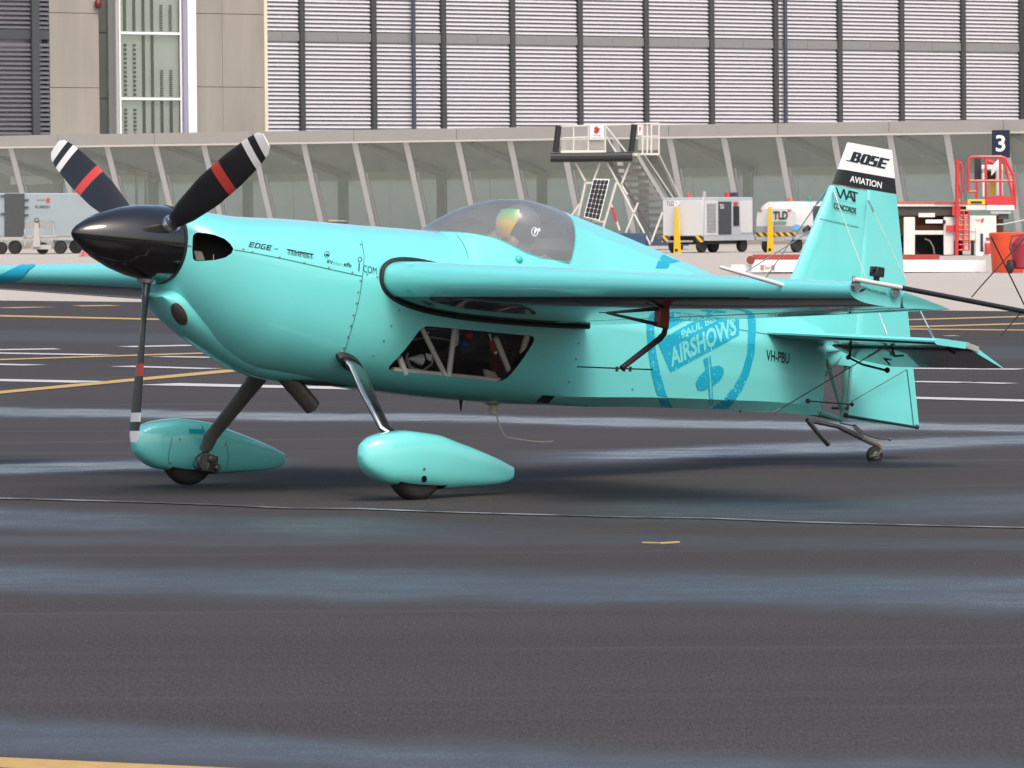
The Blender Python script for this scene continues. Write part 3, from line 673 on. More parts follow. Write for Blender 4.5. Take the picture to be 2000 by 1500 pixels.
rb2 = horn(1.998, 2.238); HBV = BVHTree.FromPolygons([Vector(p) for p in rb2.v], rb2.f)
FB = bvh_of(fin.data)
def bose():
    P = []
    def q(*pts): P.append(list(pts))
    def bar(x0, y0, x1, y1): P.append([(x0, y0), (x1, y0), (x1, y1), (x0, y1)])
    # B
    bar(.0, 0, .075, 1); bar(.075, .84, .19, 1); bar(.075, .42, .2, .58); bar(.075, 0, .2, .16); bar(.15, .58, .21, .86); bar(.16, .12, .225, .44)
    # O
    bar(.27, .08, .34, .92); bar(.3, .84, .46, 1); bar(.3, 0, .46, .16); bar(.42, .08, .49, .92)
    # S
    bar(.53, .84, .71, 1); bar(.53, .5, .6, .9); bar(.53, .42, .72, .58); bar(.65, .1, .72, .5); bar(.52, 0, .72, .16)
    # E
    bar(.77, 0, .84, 1); bar(.84, .84, 1., 1); bar(.84, .42, .97, .58); bar(.84, 0, .98, .16)
    P += [[(a + .035, b) for a, b in p] for p in P]; P = [[(a + .10 * b, b) for a, b in p] for p in P]
    P.append([(-.24, -.02), (.02, -.02), (.03, .07), (-.24, .07)]); P.append([(1.0, .93), (1.27, .93), (1.27, 1.0), (1.0, 1.0)])
    return P
dshape(bose(), (1659, 315), (68, 14.5), (1, -20.5), INK, hw_, HBV)
dtext('AVIATION', (1659, 355), (1721, 368), 12.5, WHITE, hb, HBV, bold=.02, lean=.1)
def wat():
    return [[(0, 1), (.07, 1), (.24, .0), (.17, 0)], [(.17, 0), (.24, 0), (.42, 1), (.35, 1)], [(.35, 1), (.42, 1), (.5, 0), (.43, 0)], [(.43, 0), (.5, 0), (.66, 1), (.6, 1)], [(.6, 1), (.68, 1), (.82, 0), (.74, 0)], [(.5, .3), (.72, .3), (.72, .42), (.54, .42)],
            [(.62, .86), (1, .86), (1, 1), (.62, 1)], [(.8, 0), (.88, 0), (.88, .9), (.8, .9)]]
dshape(wat(), (1632, 385), (44, 11), (-1, -20), INK, fin, FB)
dtext('WOLF AVIATION TUNING', (1629, 389.5), (1671, 399), 2, GREY_INK, fin, FB)
dtext('CONCORDE', (1628, 407), (1672, 418), 11.5, INK, fin, FB, bold=.03)
dtext('AIRCRAFT BATTERIES', (1630, 411), (1671, 422), 3, GREY_INK, fin, FB)
dtext('2022 AUSTRALIAN UNLIMITED AEROBATIC CHAMPION', (1600, 429), (1676, 446), 3.6, INK, fin, FB)
dline([(1771, 722), (1777, 770), (1784, 832)], 2., SEAM, rudder, bvh_of(rudder.data), name='trim_tab_gap')
# uncovered sternpost tubes
fr = bpy.data.objects.new('tail_frame', None); COL.objects.link(fr); fr.parent = ac
for pts, r_ in (([(3.845, 0, .69), (3.845, 0, 1.12)], .016), ([(3.61, -.05, .72), (3.61, -.05, 1.05)], .011), ([(3.61, .05, .72), (3.61, .05, 1.05)], .011), ([(3.63, -.05, 1.02), (3.84, 0, .74)], .011), ([(3.63, -.05, .93), (3.84, 0, 1.1)], .009), ([(3.62, -.05, .72), (3.84, 0, .70)], .014), ([(3.62, .05, .72), (3.84, 0, .70)], .014), ([(3.62, -.05, 1.06), (3.84, 0, 1.1)], .011)):
    obj('frame_tube', MB().tube(pts, r_, 8), GREENTUBE, fr)
obj('tail_fairing', MB().loft([[(x, wv * math.cos(t), 1.125 + hv * math.sin(t)) for t in np.linspace(0, 2 * math.pi, 16, endpoint=False)] for x, wv, hv in ((3.50, .06, .06), (3.6, .05, .05), (3.66, .03, .03))]), TEAL, ac)
obj('rudder_horn_arm', MB().tube([(3.72, -.16, .77), (3.88, 0, .765), (3.88, .12, .765)], .008, 6).tube([L(1575, 783, -.14), L(1665, 790, -.14)], .004, 6).ball(L(1578, 783, -.14), .014, 8, 6).ball(L(1664, 790, -.14), .012, 8, 6), BLACK, rudder)
obj('trim_rod', MB().tube([L(1652, 812, -.03), L(1792, 835, -.03)], .008, 8).ball(L(1652, 811, -.03), .014, 8, 6).ball(L(1791, 834, -.03), .014, 8, 6), BLACK, rudder)
# bracing wires
WIRE = pbr('bracing_wire', (.45, .47, .46), .35, metal=.8)
WIREW = pbr('pale_wire', (.36, .44, .42), .4)
fA, fB = L(1620, 373), L(1687, 390); sAm = L(1733, 656, -.62); sBm = L(1824, 662, -1.1)
for sg in (-1, 1):
    for f_, s_ in ((fA, sAm), (fB, sBm)):
        s2 = Vector((s_[0], -sg * s_[1] if sg == 1 else s_[1], s_[2])); f2 = Vector(f_) + Vector((0, sg * .03, 0))
        wo_ = obj('bracing_wire', MB().tube([f2, s2], .0034, 6), WIREW if sg < 0 else WIRE, ac)
        obj('turnbuckle', MB().tube([f2.lerp(s2, .01), f2.lerp(s2, .09)], .0065, 8), ALU, wo_); obj('turnbuckle', MB().tube([s2.lerp(f2, .01), s2.lerp(f2, .07)], .006, 8), ALU, wo_)
    lo = Vector(L(1510, 807, -.13)); lo.y *= -sg; s2 = Vector((sAm[0], sg * .62, SZ - .02))
    wo_ = obj('bracing_wire', MB().tube([s2, lo], .0032, 6), BLACK, ac); obj('turnbuckle', MB().tube([s2, s2.lerp(lo, .16)], .006, 8), STEEL, wo_); obj('turnbuckle', MB().tube([lo, lo.lerp(s2, .07)], .006, 8), STEEL, wo_)
obj('trim_cable', MB().tube([L(1662, 785, -.05), L(1771, 722, -.05)], .0025, 5), DARKSTEEL, rudder)
# ---- tail wheel
tw = bpy.data.objects.new('tailwheel', None); COL.objects.link(tw); tw.parent = ac
def TW(px, py, y=0.): return Vector(L(px, py, y))
obj('tail_spring', MB().tube([TW(1588, 823), TW(1636, 833), TW(1645, 837), TW(1686, 857)], [.012, .012, .015, .015], 10), STEEL, tw)
obj('spring_socket', MB().tube([TW(1682, 853), TW(1695, 860), TW(1712, 866), TW(1718, 872)], [.02, .02, .022, .02], 10), pbr('bare_alloy', (.5, .45, .38), .4, metal=.7), tw)
obj('tow_post', MB().tube([TW(1576, 820), TW(1618, 868)], [.013, .016], 10), STEEL, tw)
cw = TW(1708, 889); rW = .05
wheel_n = Vector((.25, 1, 0)).normalized()
wt = obj('wheel', MB().lathe([(-.018, .02), (-.018, .036), (-.012, .048), (0, .051), (.012, .048), (.018, .036), (.018, .02)], cw, wheel_n, 24), RUBBER, tw)
obj('hub', MB().lathe([(-.021, .012), (-.02, .022), (.02, .022), (.021, .012)], cw, wheel_n, 16), STEEL, wt)
obj('fork', MB().tube([TW(1717, 872), TW(1716, 880)], .012, 8).tube([TW(1716, 880) - wheel_n * .03, TW(1716, 880) + wheel_n * .03], .011, 8).tube([TW(1716, 880) - wheel_n * .03, cw - wheel_n * .03, TW(1693, 892) - wheel_n * .03], .009, 8).tube([TW(1716, 880) + wheel_n * .03, cw + wheel_n * .03], .009, 8), DARKSTEEL, tw)
coil = []
p0, p1 = TW(1668, 832, -.03), TW(1684, 846, -.03)
for i in range(60): t = i / 59; a = t * 9 * 2 * math.pi; coil.append(p0.lerp(p1, t) + Vector((.3, .9, .3)) * .011 * math.cos(a) + Vector((.7, 0, .7)) * .011 * math.sin(a))
obj('steering_spring', MB().tube(coil, .0028, 5).tube([TW(1640, 826, -.03), p0], .004, 6).tube([p1, TW(1710, 856, -.03), TW(1738, 858, -.03)], .0045, 6).ball(TW(1738, 858, -.03), .01, 8, 6), DARKSTEEL, tw)
# ---- main gear
def pant(yc, top, bot, sgn):
    tp = [L(*p, yc) for p in top]; bt = [L(*p, yc) for p in bot]
    tx, tz = [p[0] for p in tp], [p[2] for p in tp]; bx_, bz = [p[0] for p in bt], [p[2] for p in bt]
    x0, x1 = min(tx[0], bx_[0]), max(tx[-1], bx_[-1]); secs = []
    qs = [0, .004, .012, .025, .045, .07, .1] + list(np.linspace(.13, 1, 30))
    for q in qs:
        x = x0 + (x1 - x0) * q; zt = float(pchip(tx, tz, x)); zb = float(pchip(bx_, bz, x)); wd = .118 * float(pchip([0, .004, .02, .07, .16, .3, .45, .7, 1.0], [.04, .16, .34, .60, .84, .95, .90, .60, .2], q))
        secs.append([(x, yc + wd * math.copysign(abs(math.cos(t)) ** .62, math.cos(t)), (zt + zb) / 2 + (zt - zb) / 2 * math.copysign(abs(math.sin(t)) ** .72, math.sin(t))) for t in np.linspace(0, 2 * math.pi, 36, endpoint=False)])
    return MB().loft(secs)
ptop = [(702, 888), (704, 874), (712, 863), (730, 851), (758, 844), (795, 841), (840, 847), (890, 864), (940, 883), (980, 901), (997, 911)]
pbot = [(702, 890), (705, 906), (714, 920), (730, 934), (752, 945), (800, 951), (850, 955), (900, 952), (950, 948), (985, 942), (997, 936)]
pp = pant(-.911, ptop, pbot, -1); py0 = -.911
pant_c = []
for sg in (-1, 1):
    mb = MB(); mb.f = list(pp.f); mb.v = [(x, y if sg < 0 else -y, z) for x, y, z in pp.v]
    me = mb.mesh('wheel_pant', [TEAL, CAVITY], 40)
    wc = Vector((L(808, 950, -.911)[0], sg * .911, 0)); 
    wc.z = float((AZ @ (-AO)) * 0) + .147 + (-(wc.x) * (-math.tan(AL)) if False else wc.x * math.tan(AL))
    cm = MB().lathe([(-.075, .165), (.075, .165)], wc, (0, 1, 0), 32).mesh('cutter', [TEAL, CAVITY], 0); cm.polygons.foreach_set('material_index', [1] * len(cm.polygons))
    me = boolean(me, cm, 'DIFFERENCE', 'wheel_pant'); shade(me, 40)
    po = put('wheel_pant', me, ac); pant_c.append(po)
    tyre = obj('wheel', MB().lathe([(-.06, .06), (-.062, .105), (-.05, .134), (-.02, .146), (.02, .146), (.05, .134), (.062, .105), (.06, .06)], wc, (0, 1, 0), 40), RUBBER, ac, 50)
    obj('hub', MB().lathe([(-.05, .03), (-.048, .065), (.048, .065), (.05, .03)], wc, (0, 1, 0), 20), ALU, tyre)
    PB = bvh_of(me)
    if sg < 0:
        decal('axle_hole', ell(828, 935, 5.2, 6.5, 0), [tuple(range(24))], BLACKGLOSS, po, PB, .003); decal('fastener_hole', ell(828, 916, 2.2, 2.6, 0), [tuple(range(24))], STEEL, po, PB, .003)
        lg = [L(682, 700, -.30), L(686, 712, -.36), L(700, 726, -.42), L(722, 778, -.62), L(752, 838, -.83), (wc.x, -.90, .26)]
    else:
        dpoly([(369, 838), (399, 839), (399, 847), (368, 846)], BLUE, po, PB, .003, 'blue_patch')
        for p in ((351, 858), (332, 904), (438, 869), (441, 920), (395, 835)):
            hh, nn = hit(*p, PB)
            if hh: obj('fastener', MB().lathe([(0, .007), (.004, .005)], hh, nn, 8), RIV, po)
        dline([(336, 855), (330, 880), (327, 925)], 1, SEAM, po, PB); dline([(441, 862), (446, 890), (440, 930)], 1, SEAM, po, PB)
        lg = [L(507, 728, .22), L(500, 742, .30), L(480, 768, .42), L(445, 812, .58), L(412, 853, .74), L(402, 878, .785)]
    if sg < 0:
        leg = obj('gear_leg', MB().tube(lg, [.078, .076, .068, .062, .056, .048], 16, True, .36, (.25, -.6, .7)), pbr('brushed_leg', (.40, .40, .42), .3, metal=1., var=.12, scale=8, stretch=(1, 6, 1)), ac)
        obj('leg_cuff', MB().tube([L(680, 704, -.34), L(686, 713, -.375)], [.086, .082], 16, True, .42, (.25, -.6, .7)), BLACK, leg)
    else:
        leg = obj('gear_leg', MB().tube(lg, [.058, .056, .05, .046, .043, .034], 16, True, .36, (.25, .6, .7)), pbr('gear_grey', (.20, .195, .19), .38, metal=.25, var=.2), ac)
        bk = L(404, 903, .78); obj('brake_disc', MB().lathe([(-.012, .045), (-.012, .052), (.01, .052), (.01, .045)], (bk[0], .79, bk[2]), (.1, -1, 0), 20), STEEL, leg)
        obj('brake_caliper', MB().box((bk[0] + .01, .768, bk[2] - .005), (.075, .05, .085), .2).lathe([(0, .022), (.03, .022), (.034, .012)], (bk[0] - .012, .745, bk[2] + .02), (0, -1, 0), 12).lathe([(0, .018), (.03, .018)], (bk[0] + .03, .745, bk[2] - .022), (0, -1, 0), 12).tube([(bk[0] - .03, .74, bk[2] - .03), (bk[0] + .02, .735, bk[2] - .05)], .008, 6), DARKSTEEL, leg, 30, .004)
        obj('brake_line', MB().tube([L(*p, .765) for p in ((408, 882), (395, 884), (383, 893), (377, 908), (382, 916), (394, 915))], .004, 6), BLACK, leg)
# ---- exhaust, belly fittings
ex0, ex1 = Vector(L(560, 735, -.05)), Vector(L(610, 795, -.05)); exd = (ex1 - ex0).normalized()
em = MB().lathe([(-.1, .05), (0, .048), ((ex1 - ex0).length * .5, .045), ((ex1 - ex0).length, .043), ((ex1 - ex0).length, .039), ((ex1 - ex0).length - .12, .037)], ex0, exd, 24, False)
obj('exhaust_pipe', em, DARKSTEEL, ac)
obj('cowl_outlet', MB().loft([[(x, yy, z) for yy, z in ((-.12, zt), (.12, zt), (.11, zb), (-.11, zb))] for x, zt, zb in ((-.32, .62, .575), (-.1, .62, .55), (.15, .62, .555), (.36, .62, .575))]), CAVITY, ac, 40)
obj('belly_blade', MB().tube([L(900, 779, 0), L(900, 803, 0)], [.012, .003], 6), BLACK, ac)
an = obj('antenna_base', MB().lathe([(0, .05), (.012, .045), (.02, .024), (.065, .016), (.068, .008)], L(963, 784, 0), (.12, 0, -1), 16), OFFW, ac)
obj('antenna_whip', MB().tube([L(*p, 0) for p in ((968, 803), (975, 830), (984, 850), (992, 855), (1012, 858), (1040, 862), (1060, 863), (1080, 862))], .0045, 6), OFFW, an)
for px, py in ((1200, 770),): obj('step_tab', MB().box(L(px, py, -.27), (.08, .05, .01)), TEAL, ac)
kn = hit(1013, 507)[0]; obj('filler_cap', MB().ball(kn, (.025, .02, .022), 12, 8), pbr('cap_teal', (.05, .42, .38), .4), ac)
# ---- inside the side window
FRM = bpy.data.objects.new('cabin_frame', None); COL.objects.link(FRM); FRM.parent = ac
def I(px, py, y=-.29): return Vector(L(px, py, y))
for a, b, r_, ya, yb in (((822, 638), (872, 738), .014, -.335, -.29), ((889, 636), (876, 738), .015, -.335, -.29), ((968, 660), (1004, 748), .015, -.33, -.28), ((1031, 648), (1006, 748), .017, -.335, -.28), ((780, 698), (792, 730), .016, -.31, -.29), ((766, 722), (1008, 747), .014, -.285, -.275)):
    obj('frame_tube', MB().tube([I(*a, ya), I(*b, yb)], r_, 10), TUBEW, FRM)
obj('gusset_plate', MB().prism([tuple(I(*p)[i] for i in (0, 2)) for p in ((884, 640), (898, 641), (897, 672), (888, 680), (884, 670))], lambda a, b, t: (a, t, b), -.285, -.28), TUBEW, FRM)
obj('hose', MB().tube([I(*p, -.25) for p in ((800, 652), (830, 643), (860, 642), (893, 650))], .005, 6).tube([I(*p, -.25) for p in ((805, 664), (835, 658), (865, 662), (890, 668))], .005, 6).tube([I(*p, -.27) for p in ((797, 690), (792, 705), (800, 718), (825, 724), (843, 712), (848, 690), (840, 665))], .006, 6).tube([I(*p, -.26) for p in ((793, 692), (800, 712), (812, 724))], .006, 6), pbr('grey_hose', (.2, .2, .2), .5), FRM)
obj('fitting', MB().ball(I(893, 650, -.27), .018, 10, 6).ball(I(891, 668, -.27), .018, 10, 6), STEEL, FRM)
obj('blue_fitting', MB().tube([I(898, 671, -.22), I(912, 673, -.22)], [.02, .014], 10), pbr('blue_anodised', (.01, .09, .35), .35, metal=.3), FRM)
obj('red_knob', MB().ball(I(915, 654, -.2), .022, 10, 8), RED, FRM)
obj('cone_duct', MB().tube([I(799, 700, -.24), I(822, 703, -.24)], [.005, .032], 12), LGREY, FRM)
obj('rudder_pedal', MB().box(I(975, 703, -.15), (.08, .06, .18), 0, 0, R(-15)), BROWNRED, FRM)
obj('control_rod', MB().tube([I(957, 662, -.24), I(965, 687, -.24)], [.01, .014], 8), RED, FRM)
obj('rod_end', MB().tube([I(955, 652, -.24), I(958, 664, -.24)], .012, 8).lathe([(-.008, .012), (.008, .012)], I(966, 688, -.24), (0, 1, 0), 12), ALU, FRM)
obj('foot_bracket', MB().prism([tuple(I(*p)[i] for i in (0, 2)) for p in ((970, 722), (990, 728), (1000, 745), (975, 742))], lambda a, b, t: (a, t, b), -.2, -.18), TUBEW, FRM)
WG = glass('side_window_glass', (.96, .96, .96), 1.4, .0, .22)
for sg in (-1, 1):
    def wf(u, v, t):
        h_ = HB.ray_cast(Vector((u, sg * 2, v)), Vector((0, -sg, 0)))[0]; return (u, (h_.y if h_ else sg * .38) - sg * (.006 + t), v)
    obj('side_window', MB().prism(win, wf, 0, .004), WG, ac)
# ---- seat and cockpit fittings
SEATM = pbr('seat_fabric', (.03, .03, .033), .8, var=.3)
seat = obj('seat', MB().box((1.47, 0, 1.05), (.07, .36, .62), 0, 0, R(-14)).box((1.28, 0, .80), (.36, .36, .07)), SEATM, ac, 30, .02)
obj('headrest', MB().box((1.585, 0, 1.43), (.05, .22, .17), 0, 0, R(-10)), SEATM, seat, 30, .02)
obj('instrument_panel', MB().box((.90, 0, 1.27), (.04, .46, .2), 0, 0, R(10)), BLACK, ac, 30, .01)
hs = MB()
for sg in (-1, 1): hs.tube([(1.44, sg * .1, 1.36), (1.36, sg * .1, 1.34), (1.3, sg * .09, 1.24), (1.27, sg * .06, 1.08)], .02, 6, True, .25, (1, 0, 1))
obj('harness', hs, RED, seat)
CB_ = bvh_of(can_me)
dline([(1044 + 6 * math.cos(a), 453 + 8 * math.sin(a)) for a in np.linspace(0, 2 * math.pi, 21)], 1.2, WHITE, can, CB_, name='round_sticker')
dpoly([(1043, 459), (1046, 452), (1043, 450), (1047, 446), (1049, 449), (1046, 453)], WHITE, can, CB_, name='sticker_mark'); dtext('45', (1050, 452), (1055, 453), 7, WHITE, can, CB_, bold=.03)
cfp = [hit(*p)[0] for p in can_px]
obj('canopy_rim', MB().tube([p for p in cfp], .004, 6), pbr('rim_teal', (.07, .45, .40), .4), can)

# ================================================================ PILOT
hc = Vector(L(1012, 446, 0)); 
def to_w(p): return tuple(AO + AX * p[0] + AY * p[1] + AZ * p[2])
pil = bpy.data.objects.new('person', None); COL.objects.link(pil)
pil.matrix_world = Matrix.Translation(Vector(to_w((1.32, 0, .86)))) @ ac.matrix_world.to_3x3().to_4x4()
pil['label'] = 'pilot in grey helmet with orange mirrored visor seated under the clear canopy'; pil['category'] = 'person'
PO = Vector((1.32, 0, .86))
def skin(name, verts, edges, radii, mat, parent, sub=2):
    me = bpy.data.meshes.new(name); me.from_pydata([tuple(Vector(v) - PO) for v in verts], edges, [])
    o = bpy.data.objects.new(name, me); COL.objects.link(o)
    md = o.modifiers.new('skin', 'SKIN'); md.use_smooth_shade = True
    for sv, r_ in zip(me.skin_vertices[0].data, radii): sv.radius = r_ if hasattr(r_, '__len__') else (r_, r_)
    me.skin_vertices[0].data[0].use_root = True
    o.modifiers.new('sub', 'SUBSURF').levels = sub; o.modifiers['sub'].render_levels = sub
    r = bpy.data.meshes.new_from_object(o.evaluated_get(bpy.context.evaluated_depsgraph_get())); bpy.data.objects.remove(o)
    r.materials.clear(); r.materials.append(mat); r.polygons.foreach_set('use_smooth', [True] * len(r.polygons)); r.name = name
    return put(name, r, parent)
V = [(1.32, 0, .88), (1.34, 0, 1.04), (1.36, 0, 1.2), (1.355, 0, 1.285), (hc.x + .02, 0, hc.z - .115), (hc.x, 0, hc.z - .03), (hc.x - .005, 0, hc.z + .06)]; E_ = [(0, 1), (1, 2), (2, 3), (3, 4), (4, 5), (5, 6)]; Rr = [(.15, .12), (.145, .11), (.165, .11), (.10, .075), .055, (.078, .095), (.07, .08)]
for sg in (-1, 1):
    b0 = len(V)
    V += [(1.345, sg * .17, 1.235), (1.28, sg * .215, 1.06), (1.12, sg * .16, .98), (1.05, sg * .09, 1.0), (1.01, sg * .07, 1.02)]; E_ += [(2, b0), (b0, b0 + 1), (b0 + 1, b0 + 2), (b0 + 2, b0 + 3), (b0 + 3, b0 + 4)]; Rr += [.062, .05, .04, .03, (.035, .022)]
    for j, (dx, dz, ln) in enumerate(((-.02, .03, .05), (-.03, .012, .06), (-.03, -.005, .062), (-.028, -.022, .055))):
        k = len(V); V += [(1.0 + dx * .5, sg * (.06), 1.02 + dz), (.985 + dx * .4 - .0, sg * .03, 1.02 + dz)]; E_ += [(b0 + 4, k), (k, k + 1)]; Rr += [.0095, .008]
    k = len(V); V += [(1.03, sg * .05, 1.05), (1.01, sg * .03, 1.06)]; E_ += [(b0 + 4, k), (k, k + 1)]; Rr += [.011, .009]
    b0 = len(V); V += [(1.22, sg * .10, .87), (1.0, sg * .13, .92), (.86, sg * .13, .80)]; E_ += [(0, b0), (b0, b0 + 1), (b0 + 1, b0 + 2)]; Rr += [.085, .065, .05]
SUIT = pbr('flight_suit', (.05, .05, .055), .8, var=.25, scale=30); SKINM = pbr('face_skin', (.30, .17, .12), .5)
skin('body', V, E_, Rr, SUIT, pil)
HELM = pbr('helmet_grey', (.075, .073, .07), .3, coat=.8)
hel = MB()
for i in range(13):
    a = math.pi * i / 12; ring = []
    for k in range(28):
        t = 2 * math.pi * k / 28; r_ = .106 * math.sin(max(.03, a)); x = r_ * math.cos(t) * 1.12; y = r_ * math.sin(t) * .95; z = .12 * math.cos(a)
        if z < -.03: x *= .93; y *= .92
        ring.append((hc.x + .012 + x - PO.x, y, hc.z + .012 + z - PO.z))
    if a < math.pi * .78: hel.v += ring
nr = len(hel.v) // 28
hel.f = [(i * 28 + k, i * 28 + (k + 1) % 28, (i + 1) * 28 + (k + 1) % 28, (i + 1) * 28 + k) for i in range(nr - 1) for k in range(28)] + [tuple(range(28))]
helo = obj('helmet', hel, HELM, pil, 60)
VIS = bpy.data.materials.new('mirror_visor'); VIS.use_nodes = True
def vis():
    n = VIS.node_tree.nodes; l = VIS.node_tree.links; b = n['Principled BSDF']; tc = n.new('ShaderNodeTexCoord'); sx = n.new('ShaderNodeSeparateXYZ'); l.new(tc.outputs['Generated'], sx.inputs[0])
    cr = n.new('ShaderNodeValToRGB'); e = cr.color_ramp; e.elements[0].color = (.75, .28, .02, 1); e.elements[1].color = (.05, .55, .12, 1); e.elements[1].position = .9
    k = e.elements.new(.5); k.color = (.8, .55, .03, 1); l.new(sx.outputs[2], cr.inputs[0]); l.new(cr.outputs[0], b.inputs['Base Color'])
    b.inputs['Roughness'].default_value = .25; b.inputs['Coat Weight'].default_value = 1
vis()
vz = MB(); vs = []
for i, q in enumerate(np.linspace(0, 1, 9)):
    z = .08 - .15 * q; rr = .123 * math.sqrt(max(.05, 1 - ((z + .0) / .145) ** 2)); half = R(62 - 34 * max(0, q - .35))
    vs.append([(hc.x + .012 - rr * 1.13 * math.cos(t - .25) - PO.x, -rr * .97 * math.sin(t - .25), hc.z + .012 + z - PO.z) for t in np.linspace(-half, half, 17)])
vz.loft(vs, closed=False, cap=False); obj('visor', vz, VIS, helo, 60)
obj('face', MB().ball((hc.x - .045 - PO.x, 0, hc.z - .07 - PO.z), (.05, .055, .055), 12, 8), SKINM, pil)

# ================================================================ BACKGROUND HELPERS
class Wall:
    """vertical plane through two photo columns at given distances; u runs along it, n towards the camera"""
    def __init__(s, x0, D0, x1, D1):
        a = ony(x0, 400, D0); b = ony(x1, 400, D1); s.o = np.array([a[0], a[1], 0]); d = np.array([b[0] - a[0], b[1] - a[1], 0]); s.e = d / np.linalg.norm(d); s.n = np.array([s.e[1], -s.e[0], 0])
        if s.n[1] > 0: s.n = -s.n
        s.rz = math.atan2(s.e[1], s.e[0])
    def uz(s, px, py, n=0.): p = onpl(px, py, s.o + s.n * n, s.n); return (p - s.o) @ s.e, p[2]
    def u(s, px, py=250, n=0.): return s.uz(px, py, n)[0]
    def z(s, px, py, n=0.): return s.uz(px, py, n)[1]
# local frame of a wall object: x = u, y = -n (away from camera), z up
CONCW = pbr('wall_concrete', (.27, .25, .22), .85, var=.3, scale=.5, bump=.15, bscale=8, stretch=(1.6, 1, .25))
MULL = pbr('dark_mullion', (.06, .06, .062), .45, metal=.3, var=.1); BANDM = pbr('grey_band', (.20, .20, .205), .5, var=.08)
SLATM = pbr('louvre_white', (.49, .485, .51), .5, var=.05, scale=2); SLATD = pbr('louvre_shaded', (.10, .105, .12), .5, var=.1); BACKM = pbr('louvre_shadow_backing', (.36, .35, .42), .8)
W2 = Wall(520, 262, 1990, 291)
term = thing('terminal_building', 'large grey terminal wall of white louvre bays between dark mullions', 'building', tuple(W2.o), W2.rz)
ZB1, ZB2 = 10.72, 11.18; ZTOP, ZLOW = 17., 4.6
mpx = [587, 727, 863, 998, 1130, 1259, 1387, 1512, 1637, 1758, 1878, 1992]
mu = [W2.u(x + 2, 130) for x in mpx]; mu += [mu[-1] + 3.0 * (i + 1) for i in range(2)]
uL = W2.u(521, 130)
edges = [uL - .2] + mu
def slats(u0, u1, z0, z1, pitch=.216):
    mb = MB(); z = z0
    while z + pitch * .5 < z1:
        mb.add([(u0, -.02, z), (u1, -.02, z), (u1, .10, z + pitch * .66), (u0, .10, z + pitch * .66), (u0, .0, z - .012), (u1, .0, z - .012), (u1, .12, z + pitch * .66 - .012), (u0, .12, z + pitch * .66 - .012)],
               [(0, 1, 2, 3), (7, 6, 5, 4), (0, 4, 5, 1), (3, 2, 6, 7), (0, 3, 7, 4), (1, 5, 6, 2)]); z += pitch
    return mb
for i, (a, b) in enumerate(zip(edges, edges[1:])):
    for z0, z1 in ((ZLOW, ZB1 - .03), (ZB2 + .03, ZTOP)):
        bay = obj('louvre_bay', MB().bx(a, b, .16, .22, z0, z1), BACKM, term, 0)
        obj('louvre_slats', slats(a + (.17 if i else .12), b - .17, z0 + .05, z1), SLATM, bay, 0, kind='stuff')
    mid = (a + b) / 2
    for c, d in ((a, mid), (mid, b)): obj('band_panel', MB().bx(c + .008, d - .008, -.03 - .004 * (i % 2), .15, ZB1, ZB2), BANDM, term, 0)
for a in mu: 
    obj('mullion', MB().bx(a - .145, a + .145, -.16, .15, ZLOW, ZTOP), MULL, term, 30, .02)
for px, cx in ((803, 1.), (1529, 1.)): obj('downpipe', MB().tube([(W2.u(px + .5, 100), -.22, ZLOW), (W2.u(px + .5, 100), -.22, ZTOP)], .11, 10), pbr('downpipe_blue_grey', (.05, .05, .085), .5), term)
# left of the louvres: concrete panels, glazed stair, shaded louvres
def panel(name, x0, x1, z0, z1, n0, n1, mat, ref=130, **k): return obj(name, MB().bx(W2.u(x0, ref), W2.u(x1, ref), -n1, -n0, z0, z1), mat, term, 0, **k)
obj('edge_trim', MB().bx(W2.u(515, 130), W2.u(521, 130), -.1, .1, ZLOW, ZTOP), pbr('cream_trim', (.62, .57, .46), .6), term, 0)
zc = [ZLOW, W2.z(430, 170), W2.z(430, 27), ZTOP]
for z0, z1 in zip(zc, zc[1:]):
    panel('concrete_panel', 375, 434, z0 + .015, z1 - .015, -.3, .02, CONCW); panel('concrete_panel', 434.6, 515, z0 + .015, z1 - .015, -.3, .02, CONCW)
    panel('concrete_panel', 97, 193, z0 + .015 - .1, z1 - .015 - .1, -.3, .02, CONCW)
panel('joint_backing', 90, 515, ZLOW, ZTOP, -.5, -.32, CHAR)
panel('white_pier', 361, 377, ZLOW, ZTOP, .03, .35, WHITE)
panel('pier_side', 353, 360.5, ZLOW, ZTOP, -.1, .3, pbr('lilac_grey', (.27, .27, .36), .6))
STG = glass('stair_glass', (.93, .96, .94), 1.5, .03, .7, .06, (.5, .52, .5))
zs = [ZLOW, W2.z(290, 193), W2.z(290, 65), W2.z(290, -62), ZTOP]
sw = panel('stair_window_frame', 232, 353, ZLOW, ZTOP, -.3, -.2, pbr('stair_back', (.62, .64, .62), .7))
for z0, z1 in zip(zs, zs[1:]):
    pn = panel('stair_pane', 236, 351, z0 + .05, z1 - .05, -.02, 0, STG)
    for i, px in enumerate((247, 265, 283, 300, 318, 336)):
        mb = MB()
        if (i < 2 and z0 < zs[2]) or (i > 3 and z0 > zs[1] - .1 and z1 < zs[3] + .1):
            n_ = 12; h_ = (z1 - z0 - .3) * (.9 if i < 2 else .45)
            for k in range(n_): mb.bx(W2.u(px - 2.6, 130), W2.u(px + 2.6, 130), .1, .14, z0 + .15 + h_ * k / n_, z0 + .15 + h_ * (k + .55) / n_)
        else: mb.bx(W2.u(px - 2.4, 130), W2.u(px + 2.4, 130), .1, .14, z0 + .1, z1 - .1)
        obj('dark_strip', mb, CHAR, pn, 0)
    for z_ in (z1,): panel('window_rail', 232, 353, z_ - .06, z_ + .06, .005, .09, WHITE)
